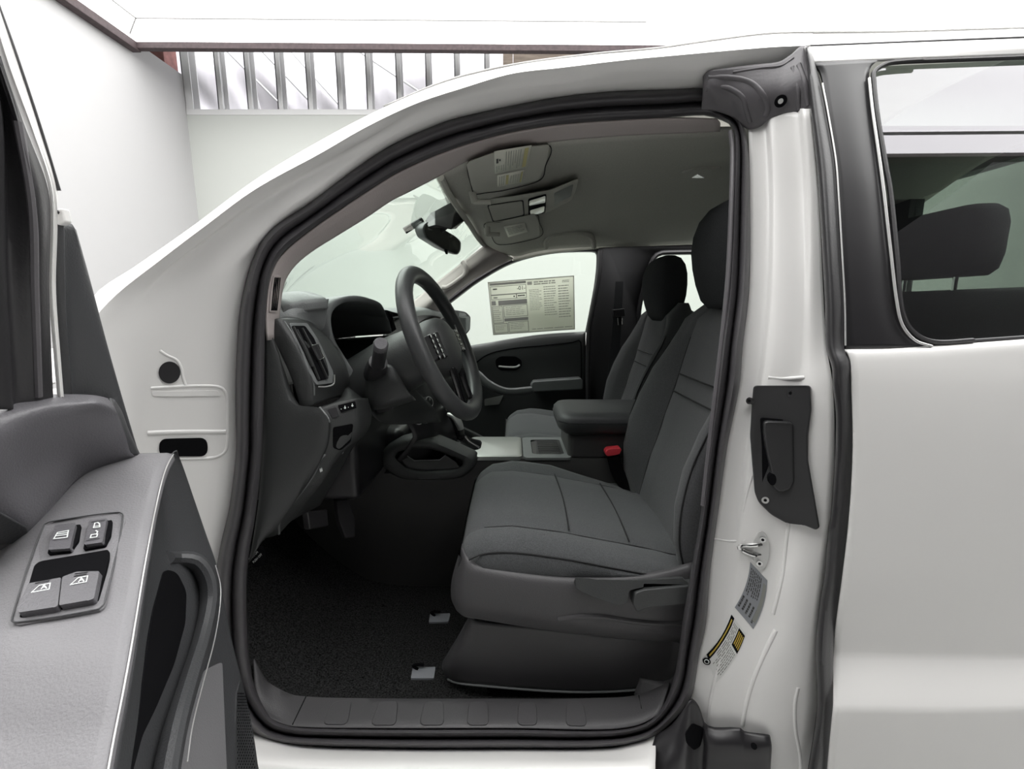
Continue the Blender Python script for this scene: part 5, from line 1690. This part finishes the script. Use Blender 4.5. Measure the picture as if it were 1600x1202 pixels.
    sk.loft([[P(*p) + D for p in s] for s in [
        [(735, 958, .93), (718, 990, .95), (700, 1020, .965), (690, 1040, .975), (698, 1062, .98)],
        [(736, 966, .915), (728, 995, .915), (714, 1025, .925), (706, 1046, .935), (712, 1066, .94)],
        [(746, 972, .905), (744, 1000, .905), (742, 1030, .908), (741, 1050, .912), (742, 1069, .915)],
        [(870, 984, .90), (870, 1010, .90), (870, 1040, .905), (870, 1060, .908), (870, 1079, .912)],
        [(960, 995, .90), (960, 1020, .90), (960, 1045, .905), (960, 1062, .908), (960, 1080, .912)],
        [(1066, 1002, .90), (1066, 1020, .90), (1064, 1040, .905), (1060, 1055, .908), (1056, 1066, .912)]]], nu=20, nv=5)
    sk.build('base_skirt', 'seat_plastic', S, solid=.004, sharp=60, label='dark plastic seat base')
    MB().tube([P(*p) + D for p in [(700, 1062, .965), (712, 1067, .94), (742, 1071, .915), (870, 1081, .91), (960, 1081, .91), (1060, 1072, .91)]], .0025, num=40, n=8).build('skirt_edge', 'dash_top', S)
    MB().box(D + V(-.06, .93, .50), D + V(.44, 1.34, .83)).build('seat_frame', 'black', S, sharp=30)
    return S


drv = make_seat(0, 0, 0, 'bucket_seat', 'driver seat in grey cloth, nearest the open door', True)
pas = make_seat(.085, .74, -.05, 'bucket_seat', 'passenger seat in grey cloth beyond the console', False)
bkl = MB()
bkl.tube(PL((985, 770, 1.33), (966, 740, 1.34), (958, 712, 1.34)), .02, ry=.012, num=10, n=10)
bkl.build('belt_buckle', 'black', drv)
pxprism([(946, 706), (950, 702), (969, 700), (972, 703), (968, 711), (950, 714), (946, 711)], 1.325, .03, r=3).build('buckle_button', 'red_plastic', drv, bevel=.003, label='red buckle release button')

# rear seat seen through the tinted glass
RS = empty('rear_seat', V(1.15, 1.5, .9) - TR.location, 'rear seat seen through the tinted glass')
RS.parent = TR
hr = MB()
loops = []
for (t, s) in [(0, .82), (.015, .95), (.05, 1), (.12, 1), (.15, .94), (.165, .8)]:
    loops.append(rect(1.08 + .05 * (1 - s), 1.235 - .155 * s, 1.17 - .03 * (1 - s), 1.235 + .155 * s, 1.478 + t, .04))
hr.sections(loops)
hr.build('headrest', 'fabric', RS, sharp=60)
for yy in (1.16, 1.31):
    MB().tube([V(1.12, yy, 1.40), V(1.12, yy, 1.49)], .006, n=10).build('headrest_post', 'chrome', RS)
rb = MB().sections([rect(1.02, .90, 1.30, 2.1, .75, .05), rect(1.07, .90, 1.30, 2.1, 1.38, .05), rect(1.09, .92, 1.28, 2.08, 1.435, .05), rect(1.12, .94, 1.26, 2.06, 1.445, .04)])
rb.build('backrest', 'fabric', RS, sharp=60)

# ------------------------------------------------------------------ the open driver's door
DD = empty('driver_door', V(-.55, .55, 1.0) - TR.location, 'driver door standing open towards the viewer, dark grey inner trim')
DD.parent = TR


def AZ(py):
    return interp([(690, 1.185), (708, 1.18), (805, 1.14), (960, 1.095), (1202, 1.045), (1300, 1.03)], py)


def A(px, py, dz=0.0):
    return PZ(px, py, AZ(py) + dz)


# armrest pad: rails from outer side (left) to the inner silver edge
arm_in = [(262, 708), (252, 725), (243, 750), (233, 790), (222, 840), (212, 890), (202, 945), (190, 1010), (176, 1080), (162, 1145), (150, 1205), (140, 1260)]
arm_md = [(215, 709), (202, 730), (185, 765), (170, 805), (152, 850), (138, 900), (122, 955), (105, 1020), (85, 1090), (65, 1150), (45, 1205), (30, 1260)]
arm_ou = [(165, 716), (130, 735), (105, 765), (85, 800), (62, 850), (38, 905), (10, 960), (-25, 1020), (-60, 1090), (-90, 1150), (-120, 1205), (-145, 1260)]
ri_ = [A(*p) for p in arm_in]
edge = [p + V(.006, .002, -.004) for p in ri_]
edge2 = [p + V(.008, .003, -.012) for p in ri_]
ap = MB()
ap.loft([[A(*p, -.03) + V(-.03, -.02, 0) for p in arm_ou], [A(*p) for p in arm_ou], [A(*p, .002) for p in arm_md], [A(x - 8, y, .001) for x, y in arm_in], ri_, edge, edge2], nu=60, nv=4)
apt = bvh(ap)
apo = ap.build('armrest', 'armrest_plastic', DD, solid=.004, sharp=70, label='grey armrest with window switches')
# front end of the armrest rolling over to the hinge side
# inner face below the armrest
low_e = [(277, 706, .675), (288, 735, .69), (305, 785, .70), (322, 835, .70), (338, 882, .69), (350, 940, .68), (362, 1000, .665), (377, 1060, .65), (390, 1115, .635), (398, 1160, .625), (404, 1205, .615), (410, 1262, .60)]
lw = [P(*p) for p in low_e]
inn = MB()
inn.loft([edge2, [a_.lerp(b_, .12) + V(-.012, -.004, -.02) for a_, b_ in zip(edge2, lw)], [a_.lerp(b_, .5) + V(-.02, -.01, -.02) for a_, b_ in zip(edge2, lw)], [a_.lerp(b_, .9) + V(-.004, 0, 0) for a_, b_ in zip(edge2, lw)], lw, [p + V(-.03, .01, -.01) for p in lw]], nu=60, nv=5)
inn_t = bvh(inn)
inn.build('inner_panel', 'door_plastic_dark', DD, solid=.004, sharp=60, label='dark lower door panel')
MB().tube([p + V(.001, 0, .001) for p in cr(edge, 60)], .0009, n=8).build('bright_piping', 'satin_silver', DD)
slab_on(inn_t, [(255, 890), (275, 895), (290, 925), (288, 975), (270, 1040), (240, 1110), (220, 1150), (205, 1205), (200, 1240), (222, 1060), (236, 960)], .0015, r=10).build('grip_recess', 'black', DD, sharp=40)
MB().tube(on(inn_t, [(262, 868), (280, 868)], -.012) + on(inn_t, [(298, 880)], .006) + on(inn_t, [(310, 910), (312, 950), (299, 1010), (275, 1080), (251, 1150), (235, 1215), (227, 1260)], .013), .012, ry=.022, num=60, n=12).build('pull_handle', 'door_plastic_dark', DD)
MB().tube(on(inn_t, [(316, 890), (323, 920), (322, 955), (312, 1010), (290, 1080), (268, 1150), (258, 1205)], .02), .0008, num=40, n=6).build('handle_highlight', 'satin_silver', DD)  # silver tube standing in for the highlight along the handle's side
slab_on(inn_t, [(345, 1035), (348, 1120), (352, 1215), (268, 1215), (285, 1150), (305, 1085), (318, 1048)], .003, r=6).build('map_pocket', 'armrest_plastic', DD, bevel=.002)
m = MB()
slab_on(inn_t, [(374, 1062), (392, 1110), (400, 1165), (404, 1215), (368, 1215), (366, 1130), (368, 1085)], .002, r=4, mb=m)
m.use(1)
for i in range(26):
    for j in range(7):
        y = 1085 + i * 4.6
        x0, x1 = 369, interp([(1062, 374), (1110, 389), (1165, 397), (1215, 401)], y)
        x = x0 + (x1 - x0) * (j + (.5 if i % 2 else 0)) / 7.5
        l, n = hit(inn_t, x, y)
        m.disc(l + n * .0024, n, .0012, .0006, n=6)
m.build('speaker_grille', ['door_plastic_dark', 'black'], DD, sharp=40, merge=False, label='perforated speaker grille')

# upper trim block of the door
ub = MB()
ub.loft([[P(*p) for p in [(-60, 632, .50), (0, 622, .53), (60, 617, .56), (110, 616, .585), (150, 618, .605), (180, 626, .63)]],
         [P(*p) for p in [(-60, 655, .47), (0, 640, .505), (60, 630, .54), (110, 626, .57), (150, 626, .59), (178, 632, .62)]],
         [P(*p) for p in [(-60, 680, .455), (0, 660, .49), (55, 643, .525), (105, 634, .56), (150, 631, .585), (181, 640, .615)]],
         [P(*p) for p in [(-60, 710, .45), (0, 690, .485), (55, 672, .525), (105, 655, .56), (150, 645, .587), (186, 652, .618)]],
         [P(*p) for p in [(-60, 780, .46), (0, 765, .49), (50, 740, .53), (100, 710, .565), (155, 685, .595), (196, 680, .625)]],
         [P(*p) for p in [(-60, 850, .475), (0, 822, .50), (45, 822, .52), (80, 775, .55), (120, 730, .585), (205, 709, .635)]],
         [P(*p) for p in [(-60, 900, .50), (0, 860, .52), (50, 850, .53), (90, 790, .56), (130, 745, .60), (215, 716, .65)]]], nu=40, nv=5)
ubt = bvh(ub)
ubo = ub.build('belt_trim', 'door_plastic', DD, solid=.004, sharp=70, label='grey upper door trim')
cap = MB()
cap.loft([[P(*p) for p in [(172, 622, .62), (180, 640, .615), (187, 665, .62), (196, 690, .63), (205, 712, .64)]],
          [P(*p) for p in [(178, 624, .635), (188, 640, .635), (198, 668, .64), (208, 692, .645), (217, 712, .65)]],
          [P(*p) for p in [(182, 628, .66), (192, 645, .66), (202, 672, .66), (212, 695, .665), (221, 714, .67)]]], nu=20, nv=4)
cap.build('trim_end', 'door_plastic_dark', DD, solid=.003, sharp=60)
slab_on(ubt, [(-60, 800), (0, 800), (42, 823), (46, 845), (0, 850), (-60, 850)], .003).build('map_trim', 'door_plastic_dark', DD, bevel=.002)


# switch panel
spn = slab_on(apt, [(70, 824), (84, 818), (188, 803), (197, 812), (166, 950), (158, 957), (28, 980), (20, 972)], .003, r=6)
spo = spn.build('switch_panel', 'armrest_plastic', DD, bevel=.0015)
MB().tube(on(apt, [(74, 823), (90, 818), (186, 805), (194, 812), (166, 946), (156, 956), (30, 977), (23, 971)], .0042), .0008, n=6, closed=True, num=90).build('panel_groove', 'door_plastic_dark', DD)
slab_on(apt, [(92, 827), (128, 823), (124, 848), (112, 865), (77, 869), (80, 855)], .0034, r=3).build('button_well', 'black', DD, sharp=40)
slab_on(apt, [(145, 821), (177, 816), (174, 840), (166, 856), (132, 862), (136, 845)], .0034, r=3).build('button_well', 'black', DD, sharp=40)
slab_on(apt, [(66, 880), (172, 862), (172, 875), (156, 943), (40, 969), (33, 969), (58, 886)], .0036, r=4).build('switch_well', 'black', DD, sharp=40)


def icon(mb, tree, strokes, lift, w):
    for st_ in strokes:
        pts = on(tree, st_, lift)
        for a_, b_ in zip(pts, pts[1:]):
            l, n = hit(tree, *st_[0])
            d = (b_ - a_).normalized() * w * .4
            bar(mb, a_ - d, b_ + d, w, 0, n)


m = MB()
slab_on(apt, [(90, 829), (122, 825), (115, 864), (82, 866)], .008, r=3, mb=m)
m.use(1)
icon(m, apt, [[(91, 849), (95, 841), (111, 838), (110, 848), (90, 850)], [(93, 846), (110, 844)], [(95, 843), (111, 841)]], .0086, .0012)
m.build('window_lock_button', ['door_plastic', 'white_print'], DD, sharp=40, merge=False)
m = MB()
slab_on(apt, [(142, 822), (171, 818), (165, 855), (137, 859)], .008, r=3, mb=m)
m.use(1)
icon(m, apt, [[(150, 834), (160, 832.5), (159, 827.5), (156, 825.5), (152, 826.5), (150, 834)], [(150, 832), (160, 830.5)], [(146, 849), (156, 847.5), (157, 843), (147, 844.5), (146, 849)], [(155, 844), (157, 839.5), (154, 838)]], .0086, .0011)
m.use(2)
icon(m, apt, [[(147, 825), (167, 822)], [(140, 853), (160, 850)]], .0086, .0008)
m.build('door_lock_button', ['door_plastic', 'white_print', 'black'], DD, sharp=40, merge=False)
for (quad, ic, ln_) in [([(55, 921), (104, 912), (98, 958), (90, 961), (38, 969), (35, 963)], [[(60, 936), (72, 925), (88, 921.5), (86, 931), (60, 936)], [(74, 931), (78, 924.5), (82, 929.5)], [(75.5, 928.5), (80.5, 927.5)]], [[(68, 918), (88, 914.5)], [(66, 921.5), (86, 918)]]),
                        ([(106, 911), (128, 903), (163, 902), (154, 946), (146, 949), (100, 957)], [[(119, 924), (131, 913), (146, 910), (144, 919), (119, 924)], [(132, 919.5), (136, 913), (140, 918)], [(133.5, 917), (138.5, 916)]], [[(126, 907), (146, 904)], [(125, 910.5), (144, 907)]])]:
    m = MB()
    slab_on(apt, quad, .011, r=3, mb=m)
    m.use(1)
    icon(m, apt, ic, .0116, .0010)
    m.use(2)
    icon(m, apt, ln_, .0116, .0008)
    m.build('window_switch', ['door_plastic', 'white_print', 'black'], DD, sharp=40, merge=False)

# window frame side of the door: rubber, white frame and triangular patch
df = MB()
df.loft([[P(*p) for p in [(-60, 85, .46), (-55, 200, .46), (-50, 350, .46), (-45, 500, .47), (-40, 640, .48)]],
         [P(*p) for p in [(-22, 85, .50), (0, 175, .50), (5, 300, .50), (8, 450, .50), (18, 640, .51)]],
         [P(*p) for p in [(-14, 85, .51), (6, 175, .515), (12, 300, .515), (14, 450, .515), (24, 640, .525)]],
         [P(*p) for p in [(-6, 85, .505), (28, 190, .51), (55, 320, .52), (56, 450, .53), (58, 640, .545)]],
         [P(*p) for p in [(0, 88, .52), (38, 195, .53), (74, 290, .545), (79, 340, .55), (77, 450, .555), (84, 640, .565)]]], nu=50, nv=5)
df.build('frame_seal', 'rubber', DD, solid=.004, sharp=60, label='black rubber in the door window frame')
MB().tube(PL((28, 190, .512), (50, 320, .52), (54, 450, .53), (60, 620, .545)), .004, num=30, n=8).build('seal_lip', 'rubber_grey', DD)
wfm = MB()
wfm.loft([[P(*p) for p in [(-30, -20, .52), (2, 105, .53), (40, 200, .545), (72, 285, .555), (79, 330, .56), (77, 450, .565), (84, 560, .57), (90, 640, .575)]],
          [P(*p) for p in [(-22, -20, .515), (12, 95, .525), (52, 205, .54), (80, 290, .55), (84, 345, .555), (82, 450, .56), (90, 560, .565), (97, 640, .57)]],
          [P(*p) for p in [(-12, -20, .53), (24, 85, .54), (62, 200, .555), (90, 300, .57), (87, 350, .57), (84, 450, .575), (92, 560, .58), (100, 640, .585)]]], nu=60, nv=4)
wfm.build('window_frame', 'white_paint', DD, solid=.004, sharp=60, label='white painted door window frame')
MB().tube(PL((-14, -20, .53), (22, 80, .54), (62, 200, .555), (92, 298, .57)), .0022, num=40, n=8).build('frame_gap_line', 'rubber', DD)
MB().prism(PL((86, 333, .572), (90, 326, .572), (97, 325, .572), (102, 346, .575), (92, 352, .572), (86, 350, .572)), (0, .01, 0)).build('frame_cap', 'white_paint', DD, bevel=.002)
l = P(91, 332, .571)
MB().tube(PL((90, 329, .571), (92, 331, .571), (91, 334, .571), (89, 332, .571)), .0008, n=6, closed=True).build('cap_hole', 'rubber', DD)
sl_ = MB()
sl_.loft([[P(*p) for p in [(86, 348, .575), (85, 420, .58), (86, 520, .585), (93, 610, .59), (105, 720, .60)]],
          [P(*p) for p in [(98, 345, .578), (100, 420, .583), (104, 520, .588), (112, 610, .594), (124, 720, .60)]],
          [P(*p) for p in [(101, 348, .582), (102, 420, .59), (106, 520, .597), (115, 610, .603), (127, 720, .61)]],
          [P(*p) for p in [(112, 350, .595), (125, 420, .61), (140, 520, .62), (158, 610, .63), (180, 720, .64)]],
          [P(*p) for p in [(117, 357, .60), (137, 430, .625), (163, 530, .64), (188, 620, .65), (217, 720, .66)]],
          [P(*p) for p in [(119, 359, .61), (140, 434, .64), (168, 540, .655), (192, 625, .665), (221, 722, .675)]]], nu=40, nv=4)
sl_.build('mirror_patch', 'door_plastic_dark', DD, solid=.008, sharp=60, label='dark triangular patch panel')
# door skin and core behind the trim
sk_ = MB()
skp = [V(-.62, .66, 0), V(-.66, .45, 0), V(-.62, .20, 0), V(-.55, 0.0, 0)]
sk_.loft([[V(p.x, p.y, .62) for p in skp], [V(p.x - .03, p.y, .9) for p in skp], [V(p.x - .01, p.y, 1.2) for p in skp]], nu=20, nv=4)
sk_.build('door_skin', 'white_paint', DD, solid=.02, sharp=50)
